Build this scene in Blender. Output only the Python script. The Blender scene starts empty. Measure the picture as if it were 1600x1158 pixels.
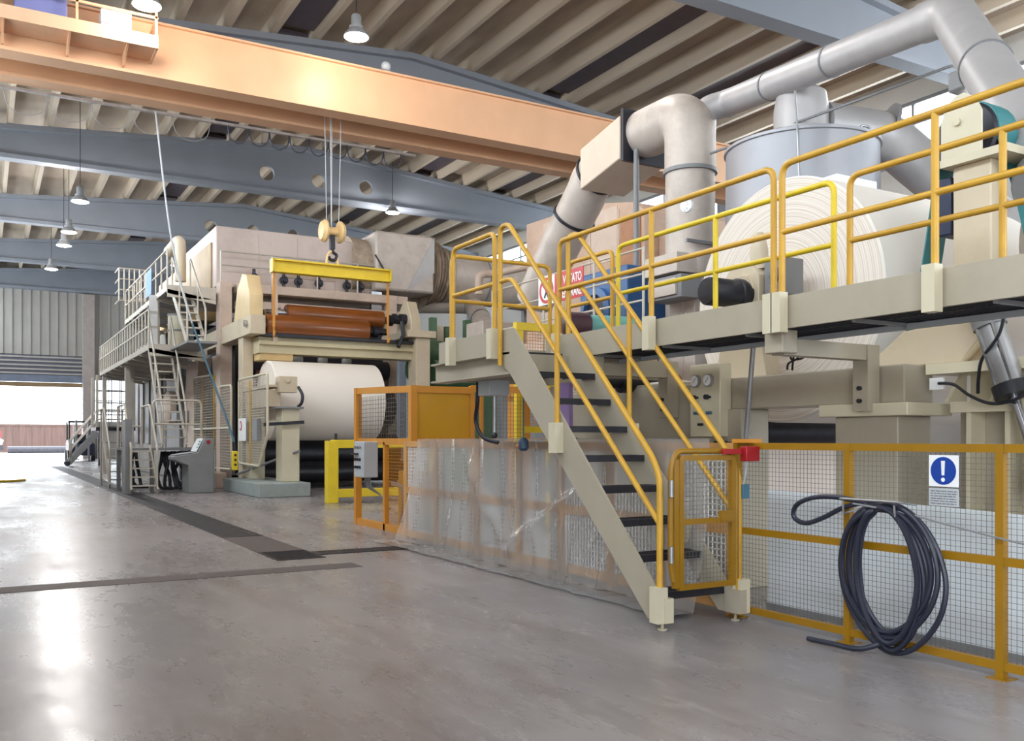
import bpy, bmesh, math, random
from mathutils import Vector as V, Matrix as M4

# ------------------------------------------------------------------ camera, world, exposure
scn = bpy.context.scene
COL = scn.collection
H, F, HY, CX = 1.40, 1430.0, 686.0, 800.0          # eye height (m), focal length and horizon row of the 1600x1158 frame
cam_data = bpy.data.cameras.new('camera')
cam_data.sensor_width = 36.0
cam_data.lens = 36.0 * F / 1600.0
cam_data.shift_y = (HY - 579.0) / 1600.0
cam_data.clip_end = 600
cam = bpy.data.objects.new('camera', cam_data)
COL.objects.link(cam)
cam.location = (0, 0, H)
cam.rotation_euler = (math.radians(90), 0, math.radians(-30))
scn.camera = cam

scn.view_settings.view_transform = 'Standard'
scn.view_settings.look = 'None'
scn.view_settings.gamma = 1.0
scn.view_settings.use_curve_mapping = False
scn.view_settings.exposure = 0.15

world = bpy.data.worlds.new('daylight')
scn.world = world
world.use_nodes = True
wb = world.node_tree.nodes['Background']
wb.inputs['Color'].default_value = (0.90, 0.95, 1.0, 1)     # bright overcast day
wb.inputs['Strength'].default_value = 9.0

XL, XR, YN, YF = -2.0, 25.8, -12.0, 70.8            # hall: side walls, near and far end
ZB = 11.6                                            # underside of the roof beams
def roof_z(x):                                       # top of the roof beams (double pitch)
    return 13.75 - abs(x - 11.9) * 0.083

def portal(name, loc, rot, sx, sy):                  # guides daylight sampling through a seen or added opening
    l = bpy.data.lights.new(name, 'AREA'); l.shape = 'RECTANGLE'; l.size = sx; l.size_y = sy
    l.cycles.is_portal = True
    o = bpy.data.objects.new(name, l); COL.objects.link(o); o.location = loc; o.rotation_euler = rot
portal('clerestory_portal', (XR - .02, 29.4, 11.25), (0, math.radians(90), 0), 2.0, 82)
portal('added_side_window_portal', (XL + .02, 29.4, 9.3), (0, math.radians(-90), 0), 3.4, 82)
portal('added_near_window_portal', (15.5, YN + .02, 5.5), (math.radians(90), 0, 0), 17.0, 7.0)
portal('added_side_gate_portal', (XL + .02, -4.5, 2.6), (0, math.radians(-90), 0), 5.2, 7.0)
portal('gate_portal', (2.2, YF - .02, 2.5), (math.radians(-90), 0, 0), 7.4, 5.0)
LAMP_W, LAMP_WARM, LAMP_COOL = 430.0, (1.0, 0.85, 0.72), (1.0, 0.96, 0.93)

# ------------------------------------------------------------------ geometry helpers
R_ = math.radians
def P(px, py, X=None, Y=None, Z=None, d=None):
    """World point seen at a picture position, on the plane X=, Y= or Z= (or at depth d)."""
    t = (px - CX) / F
    a, b, c = .5 + .8660254 * t, .8660254 - .5 * t, (HY - py) / F
    if X is not None: d = X / a
    elif Y is not None: d = Y / b
    elif Z is not None: d = (Z - H) / c
    return V((a * d, b * d, H + c * d))

def fillet(pts, r, n=6, closed=False):
    pts = [V(p) for p in pts]
    if r <= 0 or len(pts) < 3: return pts
    out = []
    N = len(pts)
    for i, p in enumerate(pts):
        if not closed and i in (0, N - 1): out.append(p); continue
        a, b = pts[i - 1], pts[(i + 1) % N]
        u, w = (a - p), (b - p)
        rr = min(r, u.length * .48, w.length * .48)
        s, e = p + u.normalized() * rr, p + w.normalized() * rr
        for k in range(n + 1):
            t = k / n
            out.append(s * (1 - t) ** 2 + p * 2 * t * (1 - t) + e * t * t)
    return out

def catmull(pts, n=8, closed=False):
    pts = [V(p) for p in pts]; out = []; N = len(pts)
    for i in range(N if closed else N - 1):
        g = (lambda k: pts[k % N]) if closed else (lambda k: pts[max(0, min(N - 1, k))])
        p0, p1, p2, p3 = g(i - 1), g(i), g(i + 1), g(i + 2)
        for k in range(n):
            t = k / n
            out.append(.5 * ((2 * p1) + (p2 - p0) * t + (2 * p0 - 5 * p1 + 4 * p2 - p3) * t * t + (3 * p1 - p0 - 3 * p2 + p3) * t ** 3))
    if not closed: out.append(pts[-1])
    return out

class MB:
    def __init__(s): s.bm = bmesh.new()
    def face(s, pts):
        try: s.bm.faces.new([s.bm.verts.new(p) for p in pts])
        except ValueError: pass
    def box(s, x0, x1, y0, y1, z0, z1):
        return s.bar(V((x0, (y0 + y1) / 2, (z0 + z1) / 2)), V((x1, (y0 + y1) / 2, (z0 + z1) / 2)), abs(y1 - y0), abs(z1 - z0))
    def bar(s, p, q, w, h, up=(0, 0, 1)):
        p, q = V(p), V(q); d = (q - p).normalized(); up = V(up)
        if abs(d.dot(up)) > .999: up = V((0, 1, 0))
        u = d.cross(up).normalized() * (w / 2); v = u.cross(d).normalized() * (h / 2)
        vs = [s.bm.verts.new(c + a * u + b * v) for c in (p, q) for a, b in ((-1, -1), (1, -1), (1, 1), (-1, 1))]
        for f in ((0, 1, 2, 3), (7, 6, 5, 4), (0, 4, 5, 1), (1, 5, 6, 2), (2, 6, 7, 3), (3, 7, 4, 0)):
            s.bm.faces.new([vs[i] for i in f])
        return s
    def cyl(s, p, q, r, r2=None, seg=20, cap=True):
        return s.lathe(p, V(q) - V(p), [(r, 0), (r if r2 is None else r2, (V(q) - V(p)).length)], seg, cap)
    def lathe(s, p, axis, prof, seg=24, cap=True):
        p, a = V(p), V(axis).normalized()
        u = a.orthogonal().normalized(); v = a.cross(u)
        rings = []
        for r, h in prof:
            rings.append([s.bm.verts.new(p + a * h + (u * math.cos(2 * math.pi * k / seg) + v * math.sin(2 * math.pi * k / seg)) * r) for k in range(seg)])
        for A, B in zip(rings, rings[1:]):
            for k in range(seg):
                s.bm.faces.new((A[k], A[(k + 1) % seg], B[(k + 1) % seg], B[k]))
        if cap:
            s.bm.faces.new(rings[0][::-1]); s.bm.faces.new(rings[-1])
        return s
    def tube(s, pts, r, seg=10, closed=False, cap=True):
        pts = [V(p) for p in pts]; q = [pts[0]]
        for p in pts[1:]:
            if (p - q[-1]).length > 1e-5: q.append(p)
        pts = q; N = len(pts); rings = []; u = None
        for i in range(N):
            if closed: t = pts[(i + 1) % N] - pts[i - 1]
            else: t = pts[min(N - 1, i + 1)] - pts[max(0, i - 1)]
            t.normalize()
            if u is None: u = t.orthogonal().normalized()
            u = (u - t * u.dot(t)); u = u.normalized() if u.length > 1e-6 else t.orthogonal().normalized()
            w = t.cross(u)
            rr = r[i] if isinstance(r, (list, tuple)) else r
            rings.append([s.bm.verts.new(pts[i] + (u * math.cos(2 * math.pi * k / seg) + w * math.sin(2 * math.pi * k / seg)) * rr) for k in range(seg)])
        prs = list(zip(rings, rings[1:]))
        if closed: prs.append((rings[-1], rings[0]))
        for A, B in prs:
            for k in range(seg): s.bm.faces.new((A[k], A[(k + 1) % seg], B[(k + 1) % seg], B[k]))
        if cap and not closed:
            s.bm.faces.new(rings[0][::-1]); s.bm.faces.new(rings[-1])
        return s
    def prism(s, poly, vec):
        a = [s.bm.verts.new(V(p)) for p in poly]; b = [s.bm.verts.new(V(p) + V(vec)) for p in poly]; n = len(a)
        s.bm.faces.new(a[::-1]); s.bm.faces.new(b)
        for i in range(n): s.bm.faces.new((a[i], a[(i + 1) % n], b[(i + 1) % n], b[i]))
        return s
    def sphere(s, c, r, seg=16, sc=(1, 1, 1)):
        m = M4.Translation(V(c)) @ M4.Diagonal((sc[0], sc[1], sc[2], 1))
        bmesh.ops.create_uvsphere(s.bm, u_segments=seg, v_segments=seg // 2 + 2, radius=r, matrix=m); return s
    def wires(s, p, u, v, cell, r):
        """A welded wire grid: corner p, edge vectors u, v."""
        p, u, v = V(p), V(u), V(v); n = u.cross(v).normalized()
        for a, b in ((u, v), (v, u)):
            k = max(1, round(a.length / cell))
            for i in range(1, k):
                o = p + a * (i / k)
                s.bar(o, o + b, r, r, n)
        return s
    def build(s, name, mat, parent=None, smooth=True, bevel=0.0):
        bm = s.bm
        bmesh.ops.recalc_face_normals(bm, faces=bm.faces)
        lo = V((min(v.co.x for v in bm.verts), min(v.co.y for v in bm.verts), min(v.co.z for v in bm.verts)))
        hi = V((max(v.co.x for v in bm.verts), max(v.co.y for v in bm.verts), max(v.co.z for v in bm.verts)))
        org = V(((lo.x + hi.x) / 2, (lo.y + hi.y) / 2, lo.z))
        bmesh.ops.translate(bm, vec=-org, verts=bm.verts)
        me = bpy.data.meshes.new(name); bm.to_mesh(me); bm.free()
        me.materials.append(mat)
        if smooth:
            me.shade_smooth(); me.set_sharp_from_angle(angle=R_(38))
        o = bpy.data.objects.new(name, me); COL.objects.link(o)
        if parent is None: o.location = org
        else:
            o.parent = parent; o.location = org - wloc(parent)
        if bevel:
            b = o.modifiers.new('bevel', 'BEVEL'); b.width = bevel; b.segments = 2; b.limit_method = 'ANGLE'
        return o

def wloc(o):
    p = V(o.location)
    while o.parent is not None: o = o.parent; p += V(o.location)
    return p
def tag(o, label, cat, group=None):
    o['label'] = label; o['category'] = cat
    if group: o['group'] = group
    return o
def thing(name, label, cat, loc=(0, 0, 0), group=None):
    o = bpy.data.objects.new(name, None); COL.objects.link(o); o.location = loc; o.empty_display_size = .1
    return tag(o, label, cat, group)
def struct(o): o['kind'] = 'structure'; return o
def lab(o, label): o['label'] = label; return o
def clone(root, delta, label=None, group=None):
    r = root.copy(); COL.objects.link(r); r.location = V(root.location) + V(delta)
    if label: r['label'] = label
    if group: r['group'] = group
    for ch in root.children:
        c = ch.copy(); COL.objects.link(c); c.parent = r
        for g in ch.children:
            e = g.copy(); COL.objects.link(e); e.parent = c
    return r

# ------------------------------------------------------------------ materials
def srgb(c):
    return tuple(((x / 255) / 12.92 if x / 255 <= .04045 else ((x / 255 + .055) / 1.055) ** 2.4) for x in c) + (1,)
def mat(name, col, rough=.5, metal=0.0, var=.10, scale=2.5, bump=0.0, dirt=None, dirt_amt=.35, stretch=(1, 1, 1), coat=0.0):
    m = bpy.data.materials.new(name); m.use_nodes = True
    nt = m.node_tree; b = nt.nodes['Principled BSDF']
    b.inputs['Roughness'].default_value = rough; b.inputs['Metallic'].default_value = metal
    if coat: b.inputs['Coat Weight'].default_value = coat
    tc = nt.nodes.new('ShaderNodeTexCoord'); mp = nt.nodes.new('ShaderNodeMapping'); mp.inputs['Scale'].default_value = stretch
    nt.links.new(tc.outputs['Object'], mp.inputs['Vector'])
    nz = nt.nodes.new('ShaderNodeTexNoise'); nz.inputs['Scale'].default_value = scale; nz.inputs['Detail'].default_value = 5
    nt.links.new(mp.outputs['Vector'], nz.inputs['Vector'])
    rp = nt.nodes.new('ShaderNodeValToRGB')
    c = srgb(col)
    rp.color_ramp.elements[0].position = .3; rp.color_ramp.elements[1].position = .7
    rp.color_ramp.elements[0].color = tuple(x * (1 - var) for x in c[:3]) + (1,)
    rp.color_ramp.elements[1].color = tuple(min(1, x * (1 + var)) for x in c[:3]) + (1,)
    nt.links.new(nz.outputs['Fac'], rp.inputs['Fac'])
    out = rp.outputs['Color']
    if dirt:
        n2 = nt.nodes.new('ShaderNodeTexNoise'); n2.inputs['Scale'].default_value = scale * .6; n2.inputs['Detail'].default_value = 8; n2.inputs['Roughness'].default_value = .7
        nt.links.new(mp.outputs['Vector'], n2.inputs['Vector'])
        r2 = nt.nodes.new('ShaderNodeValToRGB'); r2.color_ramp.elements[0].position = .48; r2.color_ramp.elements[1].position = .72
        r2.color_ramp.elements[1].color = (dirt_amt,) * 3 + (1,)
        nt.links.new(n2.outputs['Fac'], r2.inputs['Fac'])
        mx = nt.nodes.new('ShaderNodeMixRGB'); mx.inputs['Color2'].default_value = srgb(dirt)
        nt.links.new(r2.outputs['Color'], mx.inputs['Fac']); nt.links.new(out, mx.inputs['Color1']); out = mx.outputs['Color']
    nt.links.new(out, b.inputs['Base Color'])
    if bump:
        bp = nt.nodes.new('ShaderNodeBump'); bp.inputs['Strength'].default_value = bump; bp.inputs['Distance'].default_value = .02
        nt.links.new(nz.outputs['Fac'], bp.inputs['Height']); nt.links.new(bp.outputs['Normal'], b.inputs['Normal'])
    return m
def emis(name, col, strength):
    m = bpy.data.materials.new(name); m.use_nodes = True
    b = m.node_tree.nodes['Principled BSDF']; b.inputs['Base Color'].default_value = (.9, .9, .9, 1)
    b.inputs['Emission Color'].default_value = col + (1,); b.inputs['Emission Strength'].default_value = strength
    return m
def clear_mat(name, tint, haze, rough, hazecol, ior=1.42):
    """Clear or milky sheet: mostly see-through, with a hazy scatter and a gloss."""
    m = bpy.data.materials.new(name); m.use_nodes = True; nt = m.node_tree
    for n in list(nt.nodes):
        if n.type != 'OUTPUT_MATERIAL': nt.nodes.remove(n)
    out = [n for n in nt.nodes][0]
    tr = nt.nodes.new('ShaderNodeBsdfTransparent'); tr.inputs['Color'].default_value = tint + (1,)
    df = nt.nodes.new('ShaderNodeBsdfDiffuse'); df.inputs['Color'].default_value = hazecol + (1,)
    tl = nt.nodes.new('ShaderNodeBsdfTranslucent'); tl.inputs['Color'].default_value = hazecol + (1,)
    gl = nt.nodes.new('ShaderNodeBsdfGlossy'); gl.inputs['Roughness'].default_value = rough
    fr = nt.nodes.new('ShaderNodeFresnel'); fr.inputs['IOR'].default_value = ior
    m1, m2, m3 = (nt.nodes.new('ShaderNodeMixShader') for _ in range(3))
    m1.inputs[0].default_value = .45
    nt.links.new(df.outputs[0], m1.inputs[1]); nt.links.new(tl.outputs[0], m1.inputs[2])
    m2.inputs[0].default_value = haze
    nt.links.new(tr.outputs[0], m2.inputs[1]); nt.links.new(m1.outputs[0], m2.inputs[2])
    nt.links.new(fr.outputs[0], m3.inputs[0]); nt.links.new(m2.outputs[0], m3.inputs[1]); nt.links.new(gl.outputs[0], m3.inputs[2])
    nt.links.new(m3.outputs[0], out.inputs['Surface'])
    return m

K = {}
K['yellow'] = mat('yellow_paint', (206, 158, 52), .38, var=.08, dirt=(170, 125, 70), dirt_amt=.35, scale=4)
K['dim_yellow'] = mat('dimmed_yellow_paint', (150, 108, 8), .4, var=.08, dirt=(140, 100, 50), dirt_amt=.3, scale=4)  # yellow darkened to suit the dim backlight at fence and stair gate
K['yellow2'] = mat('bright_yellow_paint', (226, 196, 40), .38, var=.06, scale=4)
K['amber'] = mat('amber_paint', (206, 138, 46), .4, var=.08, dirt=(150, 110, 70), dirt_amt=.3)
K['orange'] = mat('orange_crane_paint', (224, 176, 138), .42, var=.05, scale=1.2, dirt=(212, 162, 126), dirt_amt=.25)
K['beige'] = mat('beige_machine_paint', (206, 190, 164), .42, var=.06, scale=2, dirt=(150, 125, 95), dirt_amt=.25)
K['cream'] = mat('cream_paint', (208, 198, 172), .4, var=.05)
K['sage'] = mat('greyish_beige_paint', (170, 160, 142), .42, var=.05, dirt=(140, 130, 110), dirt_amt=.2)
K['pink'] = mat('dusty_beige_paint', (204, 182, 166), .5, var=.07, dirt=(140, 118, 104), dirt_amt=.35)
K['steel'] = mat('galvanised_steel', (168, 168, 170), .38, metal=.75, var=.15, scale=6)
K['grey'] = mat('grey_paint', (130, 130, 132), .45, var=.08)
K['lightgrey'] = mat('light_grey_paint', (182, 186, 190), .4, var=.05)
K['railgrey'] = mat('dull_zinc_rail', (196, 188, 176), .45, metal=.25, var=.1)
K['dark'] = mat('dark_metal', (46, 46, 54), .4, metal=.3, var=.2, scale=5)
K['black'] = mat('black_rubber', (34, 36, 44), .5, var=.15)
K['navyhose'] = mat('blue_black_hose', (38, 41, 56), .42, var=.12, scale=8)
K['chrome'] = mat('polished_steel', (190, 192, 198), .18, metal=.95, var=.06)
K['duct'] = mat('dusty_duct_sheet', (196, 184, 174), .5, metal=.15, var=.08, scale=3, dirt=(132, 116, 104), dirt_amt=.4)
K['duct2'] = mat('grey_duct_sheet', (178, 174, 174), .45, metal=.2, var=.07, scale=3)
K['tank'] = mat('grey_tank_sheet', (156, 155, 160), .42, metal=.3, var=.05, scale=1.5)
K['wrap'] = mat('lagging_cloth', (176, 158, 140), .75, var=.18, scale=4, bump=.6, dirt=(104, 88, 78), dirt_amt=.6)
K['brownwrap'] = mat('brown_lagging_sheet', (198, 170, 150), .6, var=.10, scale=1.2, dirt=(150, 112, 84), dirt_amt=.45)
K['roller'] = mat('orange_brown_roll_cover', (134, 74, 28), .3, var=.25, scale=5, stretch=(.2, 2, 2), coat=.3)
K['paper'] = mat('white_paper', (240, 232, 222), .65, var=.02, scale=1)
K['blue'] = mat('blue_motor_paint', (52, 92, 142), .4, var=.1)
K['teal'] = mat('teal_belt', (52, 122, 126), .5, var=.1)
K['green'] = mat('dark_green_paint', (86, 116, 88), .45, var=.15)
K['concrete2'] = mat('painted_concrete_block', (150, 158, 156), .7, var=.08, scale=5, dirt=(110, 110, 105), dirt_amt=.3)
K['red'] = mat('red_plastic', (160, 22, 30), .35, var=.05)
K['bluebox'] = mat('blue_grey_plastic', (70, 110, 130), .4, var=.06)
K['white'] = mat('white_plastic', (235, 236, 236), .4, var=.03)
K['signblue'] = mat('sign_blue', (22, 62, 150), .35, var=.02)
K['signred'] = mat('sign_red', (196, 44, 48), .35, var=.03)
K['signtext'] = mat('sign_grey_text', (120, 120, 124), .5, var=.02)
K['purple'] = mat('purple_strap', (170, 140, 196), .6, var=.1)
K['wire'] = mat('fence_wire', (118, 112, 104), .45, metal=.5, var=.1)
K['glass'] = clear_mat('window_glass', (.93, .96, .97), .03, .05, (.8, .85, .9), 1.06)
K['film'] = clear_mat('clear_plastic_film', (.97, .96, .96), .27, .18, (1.0, .98, .97))
# ------------------------------------------------------------------ floor
def floor_material():
    m = bpy.data.materials.new('polished_concrete'); m.use_nodes = True; nt = m.node_tree; b = nt.nodes['Principled BSDF']
    tc = nt.nodes.new('ShaderNodeTexCoord')
    def noise(scale, detail=6, rough=.6, stretch=(1, 1, 1)):
        mp = nt.nodes.new('ShaderNodeMapping'); mp.inputs['Scale'].default_value = stretch
        nt.links.new(tc.outputs['Object'], mp.inputs['Vector'])
        n = nt.nodes.new('ShaderNodeTexNoise'); n.inputs['Scale'].default_value = scale; n.inputs['Detail'].default_value = detail; n.inputs['Roughness'].default_value = rough
        nt.links.new(mp.outputs['Vector'], n.inputs['Vector']); return n.outputs['Fac']
    def ramp(src, p0, c0, p1, c1):
        r = nt.nodes.new('ShaderNodeValToRGB'); r.color_ramp.elements[0].position = p0; r.color_ramp.elements[1].position = p1
        r.color_ramp.elements[0].color = c0; r.color_ramp.elements[1].color = c1
        nt.links.new(src, r.inputs['Fac']); return r.outputs['Color']
    def mix(f, a, c2):
        x = nt.nodes.new('ShaderNodeMixRGB'); nt.links.new(f, x.inputs['Fac']); nt.links.new(a, x.inputs['Color1']); x.inputs['Color2'].default_value = c2; return x.outputs['Color']
    base = ramp(noise(.35, 8), .35, srgb((130, 124, 125)), .68, srgb((156, 149, 149)))
    g = lambda v: (v, v, v, 1)
    c = mix(ramp(noise(1.1, 10, .7, (1.8, .35, 1)), .48, g(0), .70, g(.85)), base, srgb((122, 110, 106)))      # worn streaks along the hall
    c = mix(ramp(noise(3.5, 8, .75, (1.6, .5, 1)), .55, g(0), .78, g(.5)), c, srgb((198, 193, 189)))
    c = mix(ramp(noise(6, 4, .8), .70, g(0), .80, g(.5)), c, srgb((96, 88, 84)))
    nt.links.new(c, b.inputs['Base Color'])
    rr = nt.nodes.new('ShaderNodeMapRange'); rr.inputs['From Min'].default_value = .3; rr.inputs['From Max'].default_value = .7
    rr.inputs['To Min'].default_value = .19; rr.inputs['To Max'].default_value = .40; b.inputs['Specular IOR Level'].default_value = .5
    nt.links.new(noise(.9, 8, .7, (1.5, .5, 1)), rr.inputs['Value']); nt.links.new(rr.outputs[0], b.inputs['Roughness'])
    bp = nt.nodes.new('ShaderNodeBump'); bp.inputs['Strength'].default_value = .12; bp.inputs['Distance'].default_value = .01
    nt.links.new(noise(2.0, 6, .6), bp.inputs['Height']); nt.links.new(bp.outputs['Normal'], b.inputs['Normal'])
    return m
fm = floor_material()
struct(MB().box(XL - .3, XR + .3, YN - .3, YF, -.3, 0).build('floor', fm, smooth=False))
struct(MB().box(-60, 90, YF, 170, -.35, -.02).build('outside_ground', mat('yard_concrete', (200, 198, 194), .7), smooth=False))

# grating strips and trench covers let into the floor
def grating(x0, x1, y0, y1, along_x, label, pitch=.045):
    g = MB()
    for a, b_ in ((x0, x0 + .03), (x1 - .03, x1)): g.box(a, b_, y0, y1, -.02, .006)
    for a, b_ in ((y0, y0 + .03), (y1 - .03, y1)): g.box(x0, x1, a, b_, -.02, .006)
    if along_x:
        n = int((y1 - y0) / pitch)
        for i in range(1, n): g.box(x0, x1, y0 + i * (y1 - y0) / n - .009, y0 + i * (y1 - y0) / n + .009, -.02, .006)
    else:
        n = int((x1 - x0) / pitch)
        for i in range(1, n): g.box(x0 + i * (x1 - x0) / n - .009, x0 + i * (x1 - x0) / n + .009, y0, y1, -.02, .006)
    t = thing('floor_grating', label, 'floor grating', ((x0 + x1) / 2, (y0 + y1) / 2, 0))
    t['group'] = 'drain gratings in the floor'
    g.build('grating', K['dark'], t, smooth=False)
    MB().box(x0, x1, y0, y1, .0, .002).build('pan', K['black'], t, smooth=False)
grating(2.92, 3.5, 13.25, 52, False, 'long dark drain grating running down the hall towards the open gate', .06)
grating(2.92, 3.5, 10.45, 11.3, True, 'short square drain grating at the corner of the two drains', .06)
grating(3.52, 6.5, 10.72, 11.08, False, 'narrow cross drain grating leading under the plastic sheet', .04)
cover = mat('dull_trench_cover', (88, 79, 78), .6, var=.12, scale=4, dirt=(66, 60, 58), dirt_amt=.4)
tag(MB().box(2.92, 3.5, 11.32, 13.23, -.02, .005).build('trench_cover', cover), 'plain dull plate between the two lengths of drain grating', 'trench cover')
tag(MB().box(XL + .01, 3.6, 9.5, 9.86, -.02, .004).build('trench_cover', cover), 'long plain trench cover crossing the open floor in front of the drains', 'trench cover')

# ------------------------------------------------------------------ walls, roof
wall_far_m = mat('ribbed_wall_sheet', (166, 162, 156), .55, var=.05, scale=.8)
def ribbed(x0, x1, z0, z1, y, name, m):
    b = MB(); b.box(x0, x1, y, y + .2, z0, z1)
    n = int((x1 - x0) / .55)
    for i in range(n):
        x = x0 + (i + .5) * (x1 - x0) / n
        b.bar((x, y - .04, z0), (x, y - .04, z1), .16, .08, (0, 1, 0))
    return struct(b.build(name, m, smooth=False))
DX0, DX1, DZ = -1.6, 6.0, 5.0
ribbed(XL, XR, 7.2, 13.9, YF, 'wall_far', wall_far_m)
for xa_, xb_, za_, zb_ in ((DX1, 6.8, 0, 7.2), (9.0, XR, 0, 7.2), (6.8, 9.0, 0, 2.6), (6.8, 9.0, 5.6, 7.2)): ribbed(xa_, xb_, za_, zb_, YF, 'wall_far', wall_far_m)
w = MB()
for i in range(5): w.box(6.8 + i * .55 - .04, 6.8 + i * .55 + .04, YF - .02, YF + .12, 2.6, 5.6)
for i in range(5): w.box(6.8, 9.0, YF, YF + .1, 2.6 + i * .75 - .04, 2.6 + i * .75 + .04)
wo = struct(w.build('window_4', K['grey'], smooth=False)); struct(MB().box(6.8, 9.0, YF + .12, YF + .14, 2.6, 5.6).build('pane', K['glass'], wo, smooth=False))
struct(MB().box(XL, DX0, YF, YF + .2, 0, 7.2).build('wall_far', wall_far_m, smooth=False))
wall_m = mat('pale_precast_wall', (188, 186, 182), .6, var=.05, scale=.6)
# long side walls: solid below and above a ribbon of windows (left one unseen, added)
for name, x0, x1, za, zb in (('wall_left', XL - .25, XL, 7.6, 11.0), ('wall_right', XR, XR + .25, 10.25, 12.25)):
    b = MB(); b.box(x0, x1, YN, YF, zb, 14.2)
    if name == 'wall_left':                       # unseen loading gate, added so daylight reaches the machine fronts
        b.box(x0, x1, YN, -8, 0, za); b.box(x0, x1, -1, YF, 0, za); b.box(x0, x1, -8, -1, 5.2, za)
    else: b.box(x0, x1, YN, YF, 0, za)
    struct(b.build(name, wall_m, smooth=False))
    w = MB(); xm = (x0 + x1) / 2
    w.box(xm - .06, xm + .06, YN, YF, za, za + .1); w.box(xm - .06, xm + .06, YN, YF, zb - .1, zb); w.box(xm - .03, xm + .03, YN, YF, zb - .75, zb - .68)
    n = 40
    for i in range(n + 1):
        y = YN + (YF - YN) * i / n; w.box(xm - .05, xm + .05, y - .04, y + .04, za, zb)
    wo = struct(w.build('added_window_1' if name == 'wall_left' else 'window_2', K['grey'], smooth=False))  # left ribbon: unseen windows added to light the aisle side
    g = MB(); g.box(xm - .01, xm + .01, YN, YF, za, zb); struct(g.build('pane', K['glass'], wo, smooth=False))
b = MB(); b.box(XL - .25, 7.0, YN - .25, YN, 0, 14.2); b.box(24, XR + .25, YN - .25, YN, 0, 14.2); b.box(7, 24, YN - .25, YN, 9, 14.2); b.box(7, 24, YN - .25, YN, 0, 2)
struct(b.build('wall_near', wall_m, smooth=False))
w = MB()
for i in range(9): w.box(7 + i * 17 / 8 - .05, 7 + i * 17 / 8 + .05, YN - .2, YN - .06, 2, 9)
for z in (2.05, 4.3, 6.6, 8.95): w.box(7, 24, YN - .2, YN - .06, z - .05, z + .05)
wo = struct(w.build('added_window_3', K['grey'], smooth=False)); struct(MB().box(7, 24, YN - .14, YN - .12, 2, 9).build('pane', K['glass'], wo, smooth=False))  # unseen near-end window, added to light faces turned towards the camera

d2 = MB()  # frame of the added, unseen loading gate
for y in (-8.08, -.92): d2.box(XL - .3, XL + .06, y - .12, y + .12, 0, 5.2)
d2.box(XL - .3, XL + .06, -8.2, -.8, 5.2, 5.45)
struct(d2.build('added_door_2', K['grey'], smooth=False))
struct(MB().box(-40, XL - .3, -30, 30, -.35, -.02).build('added_gate_apron', mat('apron_concrete', (190, 188, 184), .7), smooth=False))  # ground outside the added gate
# door: half-raised sectional shutter over the open gateway
door_m = mat('shutter_slats', (168, 164, 160), .45, metal=.3, var=.06)
d = struct(MB().box(DX0, DX1, YF + .02, YF + .12, 5.75, 7.2).build('door_1', mat('shutter_shade_gap', (92, 92, 104), .5), smooth=False))
s = MB()
for i in range(5): s.box(DX0, DX1, YF - .05, YF + .06, 5.86 + i * .28, 5.97 + i * .28)
struct(s.build('slats', door_m, d, smooth=False))
struct(MB().box(DX0 - .1, DX1 + .1, YF - .12, YF + .1, 5.32, 5.8).build('lintel', mat('steel_blue_lintel', (112, 122, 140), .5), d, smooth=False))
struct(MB().box(DX0, DX1, YF - .06, YF + .1, 5.0, 5.3).build('bottom_rail', mat('ochre_seal', (140, 116, 84), .6), d, smooth=False))
struct(MB().box(DX1, DX1 + .75, YF - .5, YF, 0, 11.5).build('column', mat('pale_pillar', (170, 158, 152), .6), smooth=False))

# roof: ribbed precast panels resting on the beams
roof_m = mat('roof_panel', (166, 152, 136), .65, var=.12, scale=1.2, dirt=(112, 98, 86), dirt_amt=.35, stretch=(1.5, .25, 1))
cb = MB()
for x0, x1 in ((XL - .3, 11.9), (11.9, XR + .3)):
    za, zb = roof_z(x0) + .5, roof_z(x1) + .5
    cb.prism([(x0, YN - .3, za), (x1, YN - .3, zb), (x1, YN - .3, zb + .2), (x0, YN - .3, za + .2)], (0, YF - YN + .5, 0))
ceiling = struct(cb.build('ceiling', roof_m, smooth=False))
rb = MB(); x = XL + .2
while x < XR:
    z = roof_z(x)
    rb.prism([(x - .08, YN, z + .02), (x + .08, YN, z + .02), (x + .13, YN, z + .58), (x - .13, YN, z + .58)], (0, YF - YN, 0))
    x += 1.32
struct(rb.build('ribs', mat('roof_rib', (182, 168, 150), .6, var=.08, scale=1, stretch=(1, .2, 1)), ceiling, smooth=False))
sk = MB()
for k, xs in enumerate((8.14, 17.38, 21.34)):
    for y0, y1 in ((YN, 16), (16.7, 27), (27.5, 37.8), (38.5, 48.8), (49.3, 59.6), (60.2, YF)):
        z = roof_z(xs) + .3
        sk.box(xs - .5, xs + .5, y0, y1, z, z + .12)
struct(sk.build('roof_lights', mat('dark_roof_light', (78, 70, 80), .5, var=.12), ceiling, smooth=False))  # roof lights in one dark tone

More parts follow.
